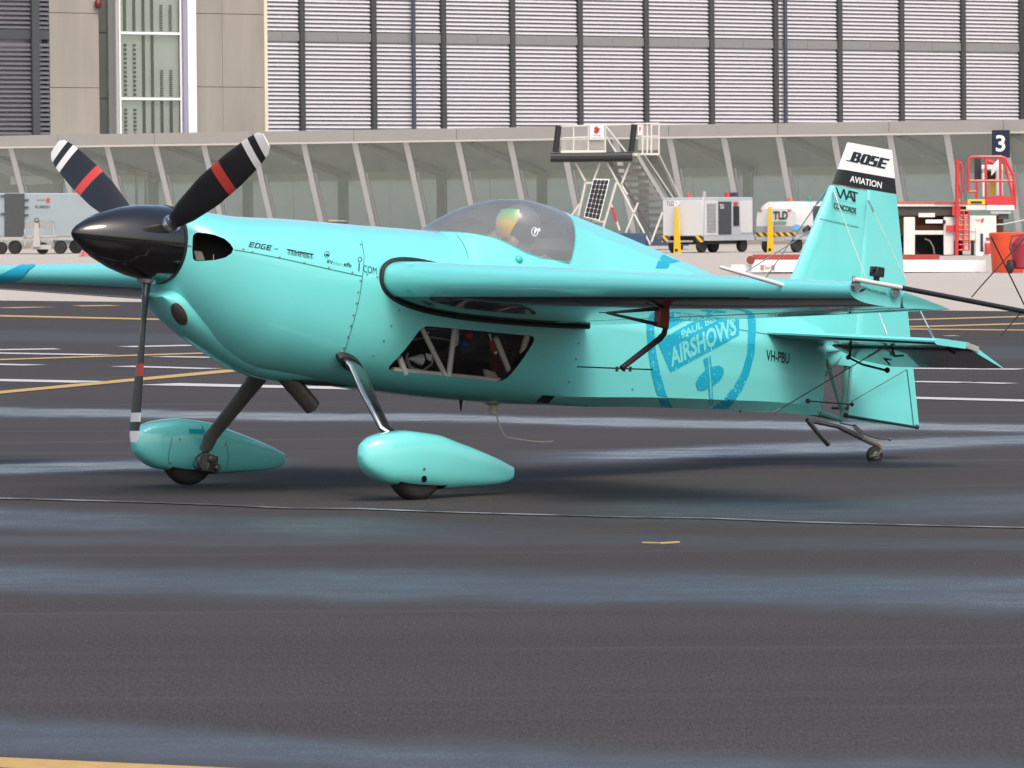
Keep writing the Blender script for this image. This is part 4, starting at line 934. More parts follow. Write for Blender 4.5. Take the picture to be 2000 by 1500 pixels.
for px in (233, 352): panel('window_jamb', px - 1.3, px + 1.3, ZLOW, ZTOP, .02, .1, WHITE)
panel('window_return', 214, 226, ZLOW, ZTOP, -.4, -.1, pbr('dark_return', (.12, .13, .13), .6)); panel('window_return', 226, 230.5, ZLOW, ZTOP, -.2, .05, pbr('grey_return', (.34, .34, .33), .6))
for z0, z1 in zip(zs, zs[1:]): panel('side_pane', 194, 213, z0 + .05, z1 - .05, -.25, -.2, STG)
panel('side_backing', 190, 214, ZLOW, ZTOP, -.8, -.7, pbr('green_grey', (.28, .32, .30), .7))
obj('wall_lamp', MB().ball((W2.u(187, 8), -.25, W2.z(187, 8)), (.2, .2, .25), 10, 8), pbr('dark_red_lens', (.12, .01, .015), .3), term)
ds = obj('shaded_louvre_bay', MB().bx(W2.u(-80, 130), W2.u(97, 130), .4, .46, ZLOW, ZTOP), BACKM, term, 0)  # shade of the set-back left bay put into a darker slat colour
for a, b in ((-80, 60), (74, 97)):
    for z0, z1 in ((ZLOW, ZB1 - .15), (ZB2 - .05, ZTOP)): obj('louvre_slats', slats(W2.u(a, 130), W2.u(b, 130), z0, z1, .235), SLATD, ds, 0, kind='stuff')
panel('mullion', 60, 74, ZLOW, ZTOP, -.12, .2, CHAR); panel('band_panel', -80, 97, ZB1 - .12, ZB2 - .1, -.1, .0, CHAR)
panel('corner_pole', 1996, 2001, ZLOW, ZTOP, .5, .7, CHAR, 150)

# ---- glazed concourse in front
W1 = Wall(0, 250, 2000, 229)
con = thing('glazed_concourse', 'low glazed concourse with slanting white posts below a grey fascia beam', 'building', tuple(W1.o), W1.rz)
ZF0, ZF1 = 5.06, 5.66
uA, uB = W1.u(-160, 280), W1.u(2160, 250)
ppx = [-82, 15, 109, 203, 298, 392, 489, 587, 687, 787, 888, 990, 1092, 1196, 1302, 1408, 1515, 1623, 1732, 1843, 1955, 2068]
pu = [W1.u(x + 6, 285) for x in ppx]
FASC = pbr('fascia_grey', (.30, .285, .27), .55, var=.06, scale=1.2); POSTM = pbr('post_white', (.52, .53, .54), .5, var=.06)
for i in range(len(pu) - 1):
    if i % 2 == 0:
        a, b = (pu[i] if i else uA), (pu[min(i + 2, len(pu) - 1)] if i + 2 < len(pu) - 1 else uB); obj('fascia_panel', MB().bx(a + .012, b - .012, -.12, .3, ZF0 + .07, ZF1), FASC, con, 0)
obj('fascia_trim', MB().bx(uA, uB, -.19, .3, ZF0 - .04, ZF0 + .06), pbr('trim_pale', (.5, .46, .43), .5), con, 0)
obj('roof_deck', MB().bx(uA, uB, .3, 9.9, ZF1 - .2, ZF1 - .05), FASC, con, 0)  # deck cut short so daylight falls behind the inner wall
CANT = .50; DI = 9.5; ZI = 3.72
CONG = glass('concourse_glass', (.95, .975, .96), 1.45, .02, .6, .18, (.56, .63, .585))
for i, a in enumerate(pu):
    f = lambda u, v, t: (u, t + (ZF0 - v) * CANT, v)
    pz = MB().prism([(a - .15, ZF0), (a + .15, ZF0), (a + .13, .0), (a - .13, .0)], f, -.03, .05)
    po = obj('slanted_post', pz, POSTM, con, 0)
    obj('post_shadow_gap', MB().prism([(a + .22, ZF0 - 1.45), (a + .33, ZF0 - 1.45), (a + .33, .0), (a + .22, .0)], f, -.02, .05), pbr('shadow_gap_grey', (.30, .30, .32), .5), po, 0)  # grey strip painted in for the shadow gap beside the post
    if i < len(pu) - 1: obj('window_pane', MB().prism([(a + .17, ZF0), (pu[i + 1] - .17, ZF0), (pu[i + 1] - .17, .02), (a + .17, .02)], f, .0, .02), CONG, con, 0)
SOFF = pbr('soffit_grey', (.50, .50, .51), .7, var=.05); INW = pbr('inner_green_panel', (.60, .67, .62), .55, var=.06, scale=.4)
def add_backlight(m, k):  # translucence added so daylight from behind brightens the inner wall
    n = m.node_tree.nodes; l = m.node_tree.links; b = n['Principled BSDF']; t = n.new('ShaderNodeBsdfTranslucent'); t.inputs[0].default_value = (.80, .90, .83, 1)
    a = n.new('ShaderNodeMixShader'); a.inputs[0].default_value = k; l.new(b.outputs[0], a.inputs[1]); l.new(t.outputs[0], a.inputs[2]); l.new(a.outputs[0], n['Material Output'].inputs[0])
add_backlight(INW, .55); INB = pbr('inner_white_band', (.74, .76, .72), .6)
obj('soffit', MB().prism([(.32, ZF0 - .02), (DI, ZI), (DI, ZI + .12), (.32, ZF0 + .1)], lambda a, b, t: (t, a, b), uA, uB), SOFF, con, 0)
for i in range(0, len(pu), 2):
    a = pu[i] + .25
    obj('soffit_beam', MB().prism([(.35, ZF0 - .06), (DI, ZI - .04), (DI, ZI - .32), (.35, ZF0 - .14)], lambda q, b, t: (t, q, b), a, a + .45), pbr('soffit_beam_grey', (.26, .26, .26), .7), con, 0)
    obj('inner_column', MB().bx(a, a + .4, DI - .45, DI - .02, 0, ZI - .1), pbr('inner_column_green', (.33, .39, .37), .6), con, 0)
    obj('bracket', MB().bx(a + .4, a + .6, DI - .5, DI - .2, ZI - .35, ZI - .15), pbr('bracket_grey', (.4, .4, .38), .6), con, 0)
for i in range(len(pu) - 1):
    obj('inner_wall_panel', MB().add([(pu[i] + .26, DI, 0), (pu[i + 1] + .24, DI, 0), (pu[i + 1] + .24, DI, ZI - .42), (pu[i] + .26, DI, ZI - .42)], [(0, 1, 2, 3)]), INW, con, 0)
obj('inner_band', MB().bx(uA, uB, DI - .015, DI + .14, ZI - .42, ZI), INB, con, 0)
obj('plinth', MB().bx(uA, uB, (ZF0 - .2) * CANT - .6, (ZF0 - .2) * CANT - .2, 0, .25), CONCW, con, 0)
for k, (px, py) in enumerate(((307, 300), (380, 308), (575, 318), (765, 318), (960, 315), (1365, 310), (1675, 277), (1800, 304))):
    u_, z_ = W1.uz(px, py, -4.5); obj('downlight', MB().lathe([(0, .09), (.05, .09), (.055, .06)], (u_, 4.5, z_), (0, 0, -1), 10), WHITE, con)
for dx in (0, 18):
    u_, z_ = W1.uz(266 + dx, 340, -2.2); obj('standpipe', MB().tube([(u_, 2.2, z_), (u_, 2.2, .3)], .07, 8).tube([(u_ - .45, 2.0, z_ + .15), (u_ + .1, 2.3, z_)], .12, 8), pbr('pipe_bronze', (.25, .22, .17), .5), con)
# gate sign
su, sz = W1.uz(1938, 255, .6)
sg_o = thing('gate_sign', 'dark blue gate sign with white number 3 on the concourse fascia', 'sign', tuple(W1.o + W1.e * W1.u(1955, 280, .6) + W1.n * .6 + np.array([0, 0, W1.z(1955, 308, .6)])), W1.rz)
sw_ = W1.u(1972, 280, .6) - W1.u(1938, 280, .6); shh = W1.z(1955, 254, .6) - W1.z(1955, 308, .6)
obj('sign_board', MB().bx(-sw_ / 2, sw_ / 2, -.06, .06, 0, shh), pbr('sign_navy', (.012, .016, .045), .4), sg_o, 30, .01)
text3('numeral', '3', (-sw_ * .27, -.066, shh * .22), (sw_ * .54, 0, 0), (0, 0, shh * .60), WHITE, sg_o, .02)
obj('sign_bracket', MB().bx(-.05, .05, .06, .6, shh - .2, shh - .1), CHAR, sg_o)

# ---------------------------------------------------------------- apron equipment
HAZ = bpy.data.materials.new('hazard_stripes'); HAZ.use_nodes = True
def haz():
    n = HAZ.node_tree.nodes; l = HAZ.node_tree.links; b = n['Principled BSDF']; tc = n.new('ShaderNodeTexCoord'); sx = n.new('ShaderNodeSeparateXYZ'); l.new(tc.outputs['Object'], sx.inputs[0])
    a = n.new('ShaderNodeMath'); a.operation = 'ADD'; l.new(sx.outputs[0], a.inputs[0]); l.new(sx.outputs[2], a.inputs[1]); 
    m_ = n.new('ShaderNodeMath'); m_.operation = 'MULTIPLY'; m_.inputs[1].default_value = 3.4; l.new(a.outputs[0], m_.inputs[0])
    f = n.new('ShaderNodeMath'); f.operation = 'FRACT'; l.new(m_.outputs[0], f.inputs[0]); g_ = n.new('ShaderNodeMath'); g_.operation = 'GREATER_THAN'; g_.inputs[1].default_value = .5; l.new(f.outputs[0], g_.inputs[0])
    mx = n.new('ShaderNodeMix'); mx.data_type = 'RGBA'; l.new(g_.outputs[0], mx.inputs[0]); mx.inputs[6].default_value = (.72, .47, .02, 1); mx.inputs[7].default_value = (.06, .045, .05, 1); l.new(mx.outputs[2], b.inputs['Base Color']); b.inputs['Roughness'].default_value = .5
haz()
def base(px, Y): p = ony(px, 440, Y); return (p[0], p[1], 0.004)
def zat(px, py, Y): return ony(px, py, Y)[2]
def wheel_at(parent, c, r, wd, ax=(1, 0, 0)):
    o = obj('wheel', MB().lathe([(-wd / 2, r * .55), (-wd / 2, r * .9), (-wd * .3, r), (wd * .3, r), (wd / 2, r * .9), (wd / 2, r * .55)], c, ax, 20), RUBBER, parent, 50)
    obj('rim', MB().lathe([(-wd * .46, r * .2), (-wd * .46, r * .56), (wd * .46, r * .56), (wd * .46, r * .2)], c, ax, 16), pbr('rim_grey', (.45, .45, .46), .45, metal=.4), o)
    return o
PHI = R(34)
# big boxy power unit
gp = thing('ground_power_unit', 'boxy white ground power unit with yellow drawbar raised and dark grey door', 'ground power unit', base(1374, 186), -PHI)
WB, LB, HB_ = 1.80, 3.55, 2.06
GW = pbr('unit_white', (.60, .595, .585), .45, coat=.3, var=.04)
body_ = obj('body', MB().bx(-WB, 0, 0, LB, .62, HB_), LGREY, gp, 30, .03)
obj('end_panel', MB().bx(-WB + .04, -.03, -.02, 0, .64, HB_ - .1), GW, gp, 30, .01)
text3('lettering', 'TLD', (-WB + .2, -.024, HB_ - .3), (.34, 0, 0), (0, 0, .16), CHAR, gp, .0)
lv = obj('louvre_panel', MB().bx(0, .02, .1, .95, .66, HB_ - .12), GW, gp, 0)
sl_ = MB()
for i in range(22): sl_.bx(.02, .03, .2, .85, .75 + i * .05, .775 + i * .05)
obj('louvre_slots', sl_, BANDM, lv, 0)
dr = obj('dark_door', MB().bx(0, .03, 1.05, 1.95, .68, HB_ - .16), CHAR, gp, 30, .01, label='dark grey door'); text3('lettering', 'TLD', (.034, 1.12, HB_ - .42), (0, .28, 0), (0, 0, .16), WHITE, dr, .02)
obj('control_panel', MB().bx(0, .03, 2.12, 2.5, 1.0, 1.72), BLACK, gp); obj('warning_plate', MB().bx(0, .04, 2.15, 2.4, 1.76, 1.88), RED, gp)
obj('side_door', MB().bx(0, .025, 2.62, 3.45, .72, HB_ - .14), GW, gp, 30, .01)
obj('skirt', MB().bx(.001, .05, .0, LB, .45, .64), LGREY, gp, 0)
for a, b in ((-WB, -WB + .36), (-.36, .0)): obj('hazard_plate', MB().prism([(a, .64), (b, .64), (b - (.12 if a < -1 else 0), .40), (a + (0 if a < -1 else .12), .40)], lambda u, v, t: (u, t, v), -.06, -.03), HAZ, gp, 0)
obj('chassis', MB().bx(-WB + .2, -.2, .2, LB - .2, .32, .62), BLACK, gp)
for x, y in ((-WB + .35, .25), (-.25, .25), (-WB + .35, LB - .5), (-.2, LB - .5), (-.6, 1.6)): wheel_at(gp, (x, y, .27), .27, .2)
db = obj('drawbar', MB().prism([(-1.13, .0), (-.86, .0), (-.97, 1.72), (-1.06, 1.72)], lambda u, v, t: (u, t - .25, v), -.05, .05), YELLOW, gp, 0)
obj('tow_eye', MB().lathe([(-.03, .07), (-.03, .1), (.03, .1), (.03, .07), (-.03, .07)], (-1.015, -.25, 1.84), (0, 1, 0), 16, False), WHITE, db)
obj('drawbar_slot', MB().bx(-1.06, -.95, -.31, -.3, .06, .16), BLACK, db); obj('axle_bar', MB().bx(-1.5, -.4, -.2, -.1, .4, .47), GALV, gp)
obj('beacon', MB().lathe([(0, .07), (.14, .06), (.17, .02)], (-1.0, .6, HB_), (0, 0, 1), 12), ORANGE, gp); obj('exhaust_stack', MB().lathe([(0, .08), (.22, .08), (.22, .05)], (-.15, .3, HB_), (0, 0, 1), 12), GALV, gp)
obj('red_beacon', MB().lathe([(0, .1), (.18, .1), (.2, .04)], (-.3, 2.2, HB_), (0, 0, 1), 12), RED, gp); obj('spot_lamp', MB().box((-.25, 2.6, HB_ + .1), (.25, .2, .16)), CHAR, gp)
# rounded unit
gq = thing('ground_power_unit', 'rounded white ground unit with yellow drawbar behind the tail fin', 'ground power unit', base(1556, 184), -PHI)
WQ, LQ = 1.72, 2.9
prof_q = [(.62, .02), (.85, .02), (.85, .0), (1.25, .03), (1.75, .18), (1.86, .34)]
def qsec(y, sc): return [(-WQ, y, .62), (0, y, .62), (0, y, 1.25), (-.05, y, 1.5), (-.16, y, 1.8 * sc), (-.32, y, 1.88 * sc), (-WQ + .32, y, 1.88 * sc), (-WQ + .16, y, 1.8 * sc), (-WQ + .05, y, 1.5), (-WQ, y, 1.25)]
obj('body', MB().loft([qsec(.0, .86), qsec(.12, .95), qsec(.35, 1.), qsec(LQ - .3, 1.), qsec(LQ, .9)]), GW, gq, 35)
obj('grey_base', MB().bx(-WQ - .02, .02, -.03, LQ, .66, .98), pbr('unit_grey', (.27, .28, .3), .5), gq, 30, .02)
obj('hazard_plate', MB().bx(-WQ - .02, .03, -.06, -.035, .6, .74), HAZ, gq, 0); obj('deck', MB().bx(-WQ, .04, -.04, LQ, .48, .6), LGREY, gq)
obj('dark_door', MB().bx(0.0, .03, 1.2, 1.75, .7, 1.7), CHAR, gq); obj('side_window', MB().bx(0, .03, 2.2, 2.5, 1.1, 1.5), BLACK, gq)
text3('lettering', 'TLD', (-.98, -.03, 1.22), (.62, 0, .0), (0, 0.0, .30), CHAR, gq, .04); obj('green_badge', MB().bx(-.95, -.42, -.05, -.03, 1.05, 1.14), pbr('badge_green', (.1, .3, .22), .5), gq, 0)
obj('sticker', MB().bx(-.1, .14, -.05, -.035, .82, 1.02), pbr('sticker_blue', (.12, .42, .75), .5), gq, 0)
for px in (-WQ + .18, -.3): obj('marker_lamp', MB().box((px, .0, 1.55), (.14, .06, .06)), ORANGE, gq)
for x, y in ((-WQ + .3, .25), (-.18, .25), (-.18, 2.4), (-WQ + .3, 2.4)): wheel_at(gq, (x, y, .27), .27, .2)
db = obj('drawbar', MB().prism([(-1.1, .0), (-.85, .0), (-.94, 1.68), (-1.03, 1.68)], lambda u, v, t: (u, t - .25, v), -.05, .05), YELLOW, gq, 0); obj('drawbar_slot', MB().bx(-1.03, -.92, -.31, -.3, .06, .16), BLACK, db)
obj('tow_eye', MB().lathe([(-.03, .05), (-.03, .09), (.03, .09), (.03, .05), (-.03, .05)], (-.985, -.25, 1.76), (0, 1, 0), 16, False), WHITE, db); obj('axle_bar', MB().bx(-1.35, -.4, -.2, -.1, .42, .48), GALV, gq)
obj('beacon', MB().lathe([(0, .08), (.12, .07), (.15, .02)], (-.62, .5, 1.88), (0, 0, 1), 12), ORANGE, gq); obj('green_beacon', MB().lathe([(0, .07), (.14, .06), (.16, .02)], (-.35, 1.5, 1.88), (0, 0, 1), 12), pbr('lamp_green', (.02, .25, .16), .3), gq)
obj('hose', MB().tube([(.06, .4, .8), (.12, .6, .95), (.1, .9, .78), (.12, 1.1, .9)], .06, 8), BLACK, gq)

# mobile passenger stairs
YS = 204.; sc_s = F / YS
psx = base(1160, YS)
ps = thing('passenger_stairs', 'mobile boarding stairs with black bumper platform and leaning solar panel', 'boarding stairs', psx, 0)
def PS(px, py, d=0.): p = ony(px, py, YS + d); return Vector((p[0] - psx[0], p[1] - psx[1], p[2] - psx[2]))
PST = pbr('stairs_cream', (.60, .57, .53), .5, var=.1)
def pbar(name, pts, r_, mat=PST, d=0., par=ps): return obj(name, MB().tube([PS(*p, d) if len(p) == 2 else PS(*p) for p in pts], r_, 6), mat, par)
obj('bumper', MB().tube([PS(1075, 308, -.3), PS(1235, 306, -.3)], .19, 10, True), BLACK, ps, 30)
obj('platform', MB().loft([[PS(x, y, d) for d, y in ((-.1, 300), (2.2, 300), (2.2, 304), (-.1, 304))] for x, y in ((1082, 0), (1245, 0))]), PST, ps, 0)
obj('platform_landing', MB().loft([[PS(x, y, d) for d, y in ((.6, 299), (2.4, 299), (2.4, 303), (.6, 303))] for x in (1236, 1287)]), PST, ps, 0)
for a, b in (((1091, 246), (1085, 297)), ((1239, 243), (1233, 296))): obj('bumper_post', MB().tube([PS(*a, -.25), PS(*b, -.25)], .125, 12), BLACK, ps)
for px in (1120, 1149, 1182): pbar('rail_post', [(px, 245), (px, 298)], .035, d=.3)
pbar('top_rail', [(1095, 247), (1237, 243)], .035, d=.3); pbar('mid_rail', [(1097, 270), (1182, 266)], .03, d=.3)
for px in (1255, 1264, 1272, 1287): pbar('rail_post', [(px, 242), (px, 300)], .035, d=1.2)
pbar('top_rail', [(1240, 242), (1288, 241)], .035, d=1.2); pbar('mid_rail', [(1245, 267), (1288, 266)], .03, d=1.2)
def lattice(x0, x1, y0, y1, d, step=5.):
    mb = MB(); n_ = int((x1 - x0 + (y1 - y0)) / step)
    for i in range(n_):
        for s_ in (0, 1):
            a = x0 - (y1 - y0) + i * step + step; pts = []
            q0, q1 = max(0, (x0 - a) / (y1 - y0)), min(1, (x1 - a) / (y1 - y0))
            if q1 <= q0: continue
            p0 = (a + q0 * (y1 - y0), y0 + q0 * (y1 - y0)); p1 = (a + q1 * (y1 - y0), y0 + q1 * (y1 - y0))
            if s_: p0 = (x0 + x1 - p0[0], p0[1]); p1 = (x0 + x1 - p1[0], p1[1])
            mb.tube([PS(*p0, d), PS(*p1, d)], .011, 4)
    return mb
obj('mesh_guard', lattice(1097, 1182, 270, 292, .3), PST, ps, 0, kind='stuff'); obj('mesh_guard', lattice(1246, 1287, 268, 293, 1.2), PST, ps, 0, kind='stuff')
obj('kick_plate', MB().loft([[PS(x, 293, .28), PS(x, 299, .28), PS(x, 299, .34), PS(x, 293, .34)] for x in (1095, 1184)]), PST, ps, 0)
for (x0, x1, y0, y1, d, n_) in ((1152, 1179, 244, 273, .2, 'warning_sign'), (1246, 1254, 245, 264, 1.0, 'warning_sign')):
    sgn_ = obj(n_, MB().loft([[PS(x, y0, d), PS(x, y1, d), PS(x, y1, d + .04), PS(x, y0, d + .04)] for x in (x0, x1)]), WHITE, ps, 0)
    k = (x1 - x0) / 27; q = d - .03
    mk = MB()
    for pts in ([(.5, .08), (.52, .3)], [(.3, .2), (.72, .26)], [(.52, .3), (.35, .42)], [(.52, .3), (.66, .44)], [(.3, .46), (.6, .5)]): mk.tube([PS(x0 + (x1 - x0) * a, y0 + (y1 - y0) * b, q) for a, b in pts], .035 * max(.5, k), 5)
    obj('warning_mark', mk, RED, sgn_)
    if n_ == 'warning_sign' and x0 < 1200:
        for t_, yy, w0, w1 in (('STOP HERE', 266.5, 1157, 1174), ('UNTIL SAFE', 271.5, 1154, 1177)):
            a = PS(w0, yy, d - .02); b = PS(w1, yy, d - .02); text3('lettering', t_, a, b - a, (0, 0, .065), CHAR, sgn_)
pbar('brace', [(1183, 246), (1222, 296)], .035, d=.8); pbar('brace', [(1184, 267), (1203, 297)], .035, d=.8)
# flight: drops to the right and away
fa_, fb_ = PS(1214, 306, .6), PS(1318, 474, 3.2); wv = Vector((1.35, -.75, 0))
for k in range(13):
    q = (k + .3) / 12.6; c = fa_.lerp(fb_, q); obj('tread', MB().loft([[c + wv * t_ + Vector((dx, dy, dz)) for dx, dy, dz in ((-.08, -.1, 0), (.1, .14, 0), (.1, .14, -.13), (-.08, -.1, -.13))] for t_ in (-.45, .45)]), pbr('tread_tan', (.36, .33, .30), .6, var=.2, scale=3), ps, 0)
for t_ in (-.47, .47): obj('stringer', MB().loft([[p + wv * t_ + Vector((0, 0, dz)) + Vector((.0, .05, 0)) * s_ for dz, s_ in ((.12, -1), (.12, 1), (-.18, 1), (-.18, -1))] for p in (fa_ + Vector((0, 0, .1)), fb_)]), GALV, ps, 0)
hr = [fa_ + wv * .5 + Vector((0, 0, .95)), fb_ + wv * .5 + Vector((0, 0, .95))]
obj('hand_rail', MB().tube([PS(1286, 300, 1.6), PS(1335, 400, 3.2)], .035, 6).tube([PS(1257, 300, .6), PS(1337, 420, 2.6)], .035, 6), PST, ps)
obj('side_screen', MB().loft([[PS(1258, 303, 2.), PS(1282, 303, 2.), PS(1282, 303, 2.03), PS(1258, 303, 2.03)], [PS(1310, 392, 3.4), PS(1336, 415, 3.4), PS(1336, 415, 3.43), PS(1310, 392, 3.43)]]), glass('mesh_screen', (.62, .64, .62), 1.05, .3, .2, .35, (.5, .5, .48)), ps, 0)
for a, b in (((1124, 318), (1143, 354)), ((1172, 318), (1160, 350)), ((1186, 318), (1270, 478)), ((1230, 318), (1213, 362)), ((1144, 356), (1130, 420)), ((1204, 356), (1178, 445)), ((1144, 358), (1158, 358)), ((1213, 360), (1225, 380)), ((1194, 400), (1210, 450)), ((1246, 396), (1222, 455)), ((1294, 414), (1272, 473)), ((1133, 398), (1117, 420)), ((1158, 431), (1180, 434))):
    pbar('brace', [a, b], .055 if a[0] in (1144, 1204) else .045)
obj('red_brace', MB().tube([PS(1196, 405, -.06), PS(1204, 432, -.06)], .05, 6), RED, ps)
s0, s1, s2, s3 = PS(1159, 349, -.3), PS(1191, 350, -.3), PS(1171, 431, -.9), PS(1140, 424, -.9)
sp_ = obj('solar_panel', MB().loft([[s0, s1, s1 + Vector((0, .06, 0)), s0 + Vector((0, .06, 0))], [s3, s2, s2 + Vector((0, .06, 0)), s3 + Vector((0, .06, 0))]]), GALV, ps, 0)
CELL = pbr('solar_cell', (.012, .013, .02), .6, spec=.2)
for i in range(4):
    for j in range(8):
        def sq(u, v): return s0.lerp(s1, u).lerp(s3.lerp(s2, u), v) + Vector((0, -.012, 0))
        u0, u1, v0, v1 = .04 + i * .23, .04 + i * .23 + .215, .025 + j * .12, .025 + j * .12 + .112
        c_ = .018
        obj('solar_cell', MB().add([sq(u0 + c_ * 2, v0), sq(u1 - c_ * 2, v0), sq(u1, v0 + c_), sq(u1, v1 - c_), sq(u1 - c_ * 2, v1), sq(u0 + c_ * 2, v1), sq(u0, v1 - c_), sq(u0, v0 + c_)], [tuple(range(8))]), CELL, sp_, 0)
obj('chassis', MB().loft([[PS(x, y, d) for d, y in ((0, 466), (2.4, 466), (2.4, 480), (0, 480))] for x in (1150, 1345)]), pbr('chassis_blue', (.03, .05, .10), .5), ps, 0)
obj('blue_box', MB().loft([[PS(x, y, d) for d, y in ((-.4, 455), (.6, 455), (.6, 480), (-.4, 480))] for x in (1212, 1262)]), pbr('box_blue', (.03, .06, .13), .5), ps, 30, .03)
for px in (1175, 1320): wheel_at(ps, PS(px, 482, .3), .3, .22, (0, 1, 0))

# low belt loader in front of the fin, white with red bed
YB = 117.5
bb = base(1520, YB); bl_ = thing('belt_loader', 'low white belt loader with worn red bed parked behind the tail', 'belt loader', bb, 0)
def PB_(px, py, d=0.): p = ony(px, py, YB + d); return Vector((p[0] - bb[0], p[1] - bb[1], p[2] - bb[2]))
def pbox(name, x0, x1, y0, y1, d0, d1, mat, par, fn, bevel=0., **k): return obj(name, MB().loft([[fn(x, y1, d0), fn(x, y0, d0), fn(x, y0, d1), fn(x, y1, d1)] for x in (x0, x1)]), mat, par, 0, bevel, **k)
pbox('side_panel', 1468, 1925, 508, 531, 0, .05, WHITE, bl_, PB_); pbox('bed', 1470, 1835, 497, 507, 0, 1.0, pbr('worn_red', (.33, .045, .03), .6, var=.4, scale=5), bl_, PB_)
obj('bed_roller', MB().tube([PB_(1466, 508, -.05), PB_(1466, 508, 1.0)], .1, 12), BROWNRED, bl_); pbox('hitch_box', 1428, 1468, 517, 531, .1, .7, WHITE, bl_, PB_)
pbox('far_panel', 1470, 1925, 510, 532, 1.0, 1.05, WHITE, bl_, PB_); pbox('under_frame', 1500, 1900, 526, 533, .1, .95, CHAR, bl_, PB_)
lbp = pbox('maker_plate', 1482, 1520, 516, 531, -.012, -.001, pbr('plate_white', (.7, .68, .66), .5), bl_, PB_)
for i in range(4):
    for a, b in ((1485, 1492), (1506, 1513)): pbox('plate_stripe', a, b, 518 + i * 2.8, 519.4 + i * 2.8, -.02, -.013, BROWNRED, lbp, PB_)
a_, b_ = PB_(1493.5, 526, -.02), PB_(1505, 526, -.02); text3('lettering', 'Sur', a_, b_ - a_, (0, 0, .09), BROWNRED, lbp)
for px in (1864, 1560): wheel_at(bl_, PB_(px, 530, .6) * 1.0 + Vector((0, 0, .0)), .17, .2, (.3, 1, 0))
pbox('jack_foot', 1904, 1914, 526, 536, .1, .3, BROWNRED, bl_, PB_)

# container loader with red railings
YL = 165.
lb = base(1850, YL); ld = thing('container_loader', 'white container loader with red railed operator platform and red ladder', 'cargo loader', lb, 0)
def PL(px, py, d=0.): p = ony(px, py, YL + d); return Vector((p[0] - lb[0], p[1] - lb[1], p[2] - lb[2]))
def lbox(name, x0, x1, y0, y1, d0, d1, mat, bevel=0., par=None, **k): return pbox(name, x0, x1, y0, y1, d0, d1, mat, par or ld, PL, bevel, **k)
def lbar(name, pts, r_, mat=RED, par=None): return obj(name, MB().tube([PL(*p) if len(p) == 3 else PL(*p, 0) for p in pts], r_, 8), mat, par or ld)
DIRTY = pbr('dirty_white', (.62, .61, .58), .55, var=.18, scale=3); RUST = pbr('rusty_brown', (.2, .09, .05), .8, var=.5, scale=4)
lbox('deck_edge', 1752, 1925, 399, 403, 0, 2.4, DIRTY); lbox('deck_under', 1752, 1890, 403, 421, .1, 2.3, pbr('greasy_dark', (.05, .045, .04), .7, var=.5, scale=3))
lbox('deck_roller', 1794, 1826, 416, 424, -.06, .1, DIRTY); lbox('hydraulic_ram', 1808, 1842, 429, 436, -.05, .15, WHITE); lbox('ram_cap', 1841, 1847, 430, 437, -.07, .15, BLACK)
lbox('front_leg', 1765, 1787, 424, 498, 0, .4, DIRTY, .02); lbox('rear_leg', 1843, 1863, 424, 498, 0, .4, DIRTY, .02); lbox('cross_beam', 1787, 1843, 450, 458, .05, .3, DIRTY); lbox('rust_beam', 1787, 1843, 440, 449, .6, 1.0, RUST)
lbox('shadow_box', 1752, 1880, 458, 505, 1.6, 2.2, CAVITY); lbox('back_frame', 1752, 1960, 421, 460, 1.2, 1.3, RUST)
obj('cable', MB().tube([PL(1806, 466, .7), PL(1816, 470, .7), PL(1823, 482, .7), PL(1825, 496, .7)], .03, 6), GALV, ld)
lbox('machine_housing', 1863, 1946, 421, 470, .02, 1.6, DIRTY, .03); lbox('lower_housing', 1905, 1946, 442, 500, -.02, 1.5, DIRTY, .03); lbox('dark_recess', 1899, 1903, 470, 498, 0.03, .1, CAVITY); lbox('slot', 1915, 1920, 456, 492, -.05, -.02, pbr('slot_navy', (.02, .025, .08), .6))
lbox('red_plate', 1848, 1880, 440, 452, -.12, -.08, RED); lbox('side_rail', 1825, 1890, 394.5, 398, -.05, .05, RED); lbox('side_rail', 1752, 1823, 394, 399, .9, 1.0, pbr('faded_red', (.4, .09, .06), .6)); lbox('yellow_pump', 1890, 1924, 389, 399, -.05, .3, YELLOW); lbox('gauge_strip', 1896, 1918, 393, 397, -.08, -.06, BLACK)
lbox('sill', 1887, 1925, 401, 410, -.06, .5, DIRTY); lbox('platform_floor', 1927, 1981, 401, 410, -.08, 1.6, WHITE); lbox('platform_under', 1935, 1975, 411, 417, 0, 1.4, DIRTY); lbox('platform_wedge', 1950, 1970, 418, 428, .1, 1.2, CHAR)
lbox('ladder_panel', 1860, 1876, 402, 421, -.2, -.1, RED)
lbar('ladder_post', [(1869.5, 312, -.2), (1868.5, 500, -.2)], .065); 
lad = lbar('ladder', [(1882, 412, -.1), (1882, 490, -.1)], .035); lbar('ladder_rail', [(1892.5, 412, -.1), (1892.5, 490, -.1)], .03, RED, lad); lbar('ladder_rail', [(1877, 412, .3), (1877, 492, .3)], .025, RED, lad)
for i, y in enumerate((411, 421, 430, 440, 449, 459, 468, 478, 488)): lbar('rung', [(1873, y, -.1), (1893, y, -.1)], .028, RED if i % 3 else pbr('rung_yellow_red', (.6, .2, .04), .5), lad)
lbar('grab_rail', [(1871, 317), (1876, 317.5), (1879, 322), (1879, 376), (1876, 383), (1872, 385)], .035)
rl = lbar('railing', [(1891.5, 374), (1891.5, 316), (1893.5, 309), (1900, 306), (1955, 306), (1963, 309), (1979, 342), (1982, 370), (1982, 408)], .05)
for pts in ([(1891.5, 353), (1981, 353)], [(1908, 353), (1907.5, 398)], [(1891.5, 374), (1907, 374)], [(1925, 305), (1926, 402)], [(1953.5, 307), (1954.5, 402)], [(1961, 312), (1978, 385)]): lbar('rail_bar', pts, .045, RED, rl)
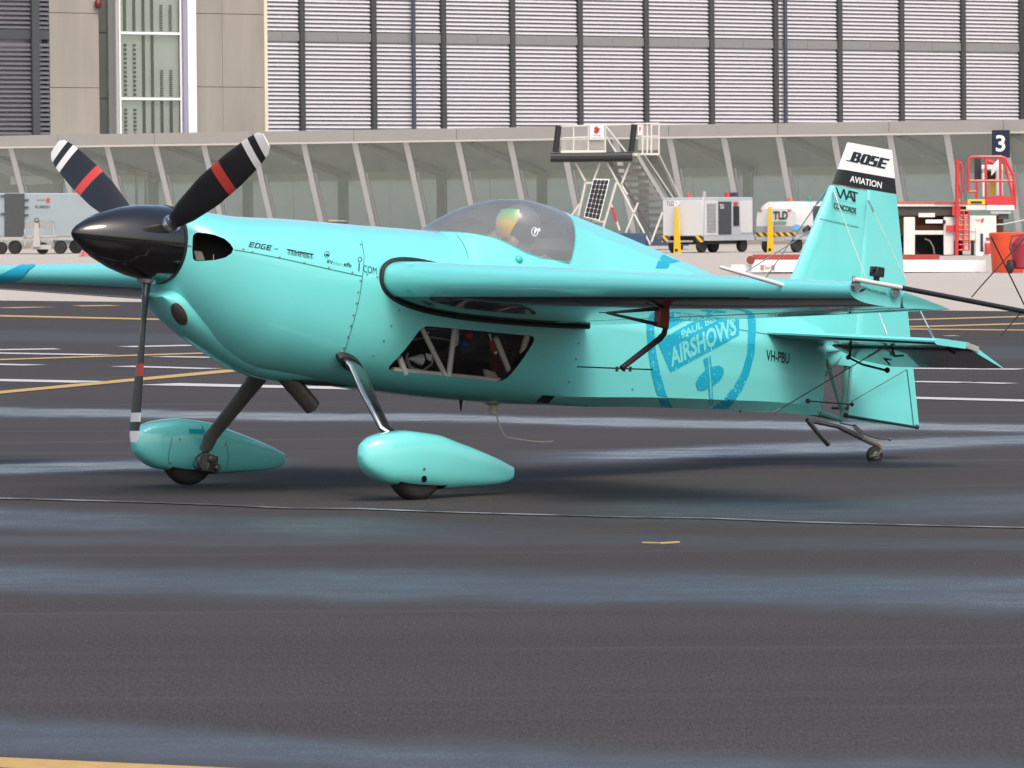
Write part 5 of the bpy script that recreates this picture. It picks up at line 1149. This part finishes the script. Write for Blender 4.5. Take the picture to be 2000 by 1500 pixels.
lbar('rail_bar', [(1952, 306, 1.2), (1962, 307, 1.2), (1979, 345, 1.2), (1981, 402, 1.2)], .04, RED, rl); lbar('rail_bar', [(1963, 338, 1.2), (1977, 339, 1.2)], .035, RED, rl)
lbox('kick_panel', 1926, 1981, 383, 400, -.06, -.02, RED); 
lbox('console', 1917, 1944, 322, 331, .5, 1.0, WHITE, .02); lbox('console_stem', 1919, 1923, 331, 384, .6, .9, WHITE); lbox('console_column', 1946, 1959, 330, 382, .4, .9, WHITE, .03)
obj('console_top', MB().loft([[PL(x, y, d) for d, y in ((.4, y0), (1., y0), (1., y0 + 18), (.4, y0 + 18))] for x, y0 in ((1936, 326), (1949, 311), (1959, 322))]), WHITE, ld, 0)
lbox('dark_screen', 1903, 1916, 309, 352, .9, 1.0, pbr('navy_screen', (.02, .02, .035), .5)); lbox('yellow_seat', 1933, 1944, 345, 380, 1.0, 1.3, YELLOW); lbox('brown_seat', 1920, 1944, 334, 352, .9, 1.2, pbr('seat_brown', (.07, .035, .03), .7))
obj('lever_knobs', MB().ball(PL(1932, 316, .6), (.12, .1, .08), 10, 6).ball(PL(1938, 318, .6), (.1, .1, .08), 10, 6), RED, ld)
text3('lettering', 'swissport', PL(1901, 434, -.0), PL(1917, 432.5, .0) - PL(1901, 434, .0), (0, 0, .1), RED, ld); obj('red_mark', MB().prism([tuple(PL(*p)[i] for i in (0, 2)) for p in ((1916, 435), (1920, 434), (1922, 426), (1918, 427))], lambda a, b, t: (a, t, b), PL(1920, 430)[1] - .0, PL(1920, 430)[1] + .03), RED, ld, 0)
lbox('base_plate', 1905, 1956, 496, 502, -.1, 1.2, WHITE); lbox('step_block', 1907, 1922, 492, 503, -.2, -.1, WHITE)
for px in (1775, 1935): wheel_at(ld, PL(px, 502, .9), .36, .3, (0, 1, 0))
lbar('tow_cable', [(1937, 439, .1), (1960, 438, .1), (2010, 428, .1)], .025, GALV)
lbox('mid_body', 1876, 1905, 421, 452, -.01, .02, DIRTY); lbox('lower_black', 1896, 1903, 470, 502, .05, .4, CAVITY)

def lathe_thing(name, label, cat, px, Y, parts, group=None):
    t = thing(name, label, cat, base(px, Y), 0, group)
    for nm, prof_, mat in parts: obj(nm, MB().lathe(prof_, (0, 0, 0), (0, 0, 1), 24), mat, t)
    return t
ze = zat(1925, 497, YL - .4)
fe = thing('fire_extinguisher', 'small red fire extinguisher standing on the container loader base', 'extinguisher', (base(1929, YL - .3)[0], base(1929, YL - .3)[1], PL(1929, 496)[2] + .0))
obj('cylinder', MB().lathe([(0, .09), (.02, .1), (.38, .1), (.45, .06), (.48, .03)], (0, 0, 0), (0, 0, 1), 18), RED, fe); obj('valve', MB().box((0, 0, .51), (.12, .05, .06)).tube([(.05, 0, .5), (.14, 0, .35), (.13, 0, .15)], .015, 6), CHAR, fe); obj('collar', MB().lathe([(.36, .103), (.42, .085)], (0, 0, 0), (0, 0, 1), 18, False), WHITE, fe)
YO = 116.5
h_or = zat(1970, 454, YO)
ob = lathe_thing('waste_bin', 'tall orange plastic bin beside the red wheeled extinguisher', 'bin', 1968, YO, [('bin_body', [(0, .35), (.03, .37), (h_or * .86, .42), (h_or * .86, .36)], ORANGE), ('rim', [(h_or * .84, .425), (h_or * .97, .44), (h_or, .40), (h_or, .36)], ORANGE)])
YR = 115.; hr_ = zat(1992, 462, YR)
we = lathe_thing('wheeled_extinguisher', 'large dark red wheeled extinguisher standing at the orange bin', 'extinguisher', 1997, YR, [('cylinder', [(.1, .20), (.14, .26), (hr_ * .8, .26), (hr_ * .93, .16), (hr_, .07)], pbr('crimson', (.25, .012, .03), .4, coat=.3))])
wheel_at(we, (-.30, -.1, .16), .16, .1, (1, .2, 0)); wheel_at(we, (.30, -.1, .16), .16, .1, (1, .2, 0)); obj('handle', MB().tube([(-.2, 0, .3), (-.3, 0, hr_ * .7), (-.25, 0, hr_), (.1, 0, hr_ * 1.05), (.25, 0, hr_)], .02, 6), CHAR, we); obj('label_plate', MB().box((.08, -.262, hr_ * .5), (.12, .01, .2)), WHITE, we)

# rubbish container trailer at the left
YT_ = 212.
tb = base(100, YT_); tr = thing('rubbish_trailer', 'pale grey rubbish container trailer with one dark door panel', 'trailer', tb, 0)
def PT(px, py, d=0.): p = ony(px, py, YT_ + d); return Vector((p[0] - tb[0], p[1] - tb[1], p[2] - tb[2]))
RG = pbr('container_grey', (.27, .32, .345), .5, var=.07, scale=1.5)
bt = pbox('container', -90, 216, 377, 463, 0, 2.4, RG, tr, PT, .04); pbox('dark_panel', 9, 48, 378, 463, -.08, -.02, CHAR, tr, PT, label='dark grey door panel')
for y in (390, 404, 419): pbox('hinge', 47, 56, y - .8, y + .8, -.1, -.01, CHAR, bt, PT)
for y in (382, 417): pbox('hinge', 1, 9, y - .8, y + .8, -.1, -.01, CHAR, bt, PT)
a_, b_ = PT(69, 407, -.012), PT(97, 407, -.012); text3('lettering', 'RUBBISH', a_, b_ - a_, (0, 0, .13), CHAR, bt, .01)
a_, b_ = PT(71, 393, -.012), PT(89, 393, -.012); text3('lettering', 'swissport', a_, b_ - a_, (0, 0, .09), CHAR, bt); obj('red_mark', MB().box(PT(94, 391, -.02), (.14, .02, .17), 0, 0, .3), RED, bt)
pbox('deck', -90, 216, 463, 468, -.1, 2.5, GALV, tr, PT); pbox('drawbar', 40, 170, 466, 469, -.4, -.2, GALV, tr, PT)
for px, r_ in ((2, .26), (29, .29), (118, .27), (148, .29)): wheel_at(tr, (PT(px, 480)[0], .1, r_), r_, .22, (.35, 1, 0))
dl = thing('tow_dolly', 'small silver dolly with curved hood in front of the rubbish trailer', 'dolly', base(76, YT_ - 3), 0)
def PD(px, py, d=0.): p = ony(px, py, YT_ - 3 + d); q = base(76, YT_ - 3); return Vector((p[0] - q[0], p[1] - q[1], p[2] - q[2]))
hood = [PD(50, 446), PD(51, 436), PD(56, 431.5), PD(96, 431), PD(102, 434), PD(104, 446)]
obj('hood', MB().loft([[p + Vector((0, dd, 0)) for p in hood] for dd in (0, 1.1)]), ALU, dl, 30); obj('frame', MB().tube([PD(49, 447), PD(49, 480)], .05, 6).tube([PD(104, 436), PD(104, 462)], .05, 6).tube([PD(45, 463), PD(110, 462)], .05, 6), GALV, dl)
obj('drawbar', MB().prism([tuple(PD(*p)[i] for i in (0, 2)) for p in ((65, 482), (80, 482), (76, 436), (69, 436))], lambda a, b, t: (a, t, b), PD(70, 450)[1] - .25, PD(70, 450)[1] - .15), GALV, dl, 0); obj('tow_eye', MB().lathe([(-.03, .06), (-.03, .1), (.03, .1), (.03, .06), (-.03, .06)], PD(71.5, 430, -.2), (0, 1, 0), 16, False), CHAR, dl)
pbox('base', 60, 100, 478, 487, .0, .9, GALV, dl, PD)
for px in (82, 116): wheel_at(dl, (PD(px, 482)[0], .3, .25), .25, .2, (.3, 1, 0))
YC = 195.
tcn = lathe_thing('traffic_cone', 'faded pink red traffic cone by the trailer wheels', 'cone', 168, YC, [('cone', [(.03, .2), (.5, .07), (.62, .035)], pbr('cone_pink', (.62, .12, .12), .5)), ('base', [(0, .28), (.03, .28)], pbr('cone_base', (.3, .06, .06), .6))])
YE = 200.
eb = thing('equipment_bin', 'blue bin with tan cover showing just above the plane nose', 'bin', base(658, YE), 0); hbz = zat(658, 429, YE)
obj('bin', MB().bx(-.38, .38, 0, .6, 0, hbz - .08), pbr('bin_blue', (.02, .07, .14), .5), eb, 30, .02); obj('cover', MB().loft([[(-.36, y, hbz - .07), (-.3, y, hbz), (.1, y, hbz - .03), (.4, y, hbz - .05), (.4, y, hbz - .08)] for y in (-.02, .62)]), pbr('bin_tan', (.4, .33, .18), .7), eb, 0)
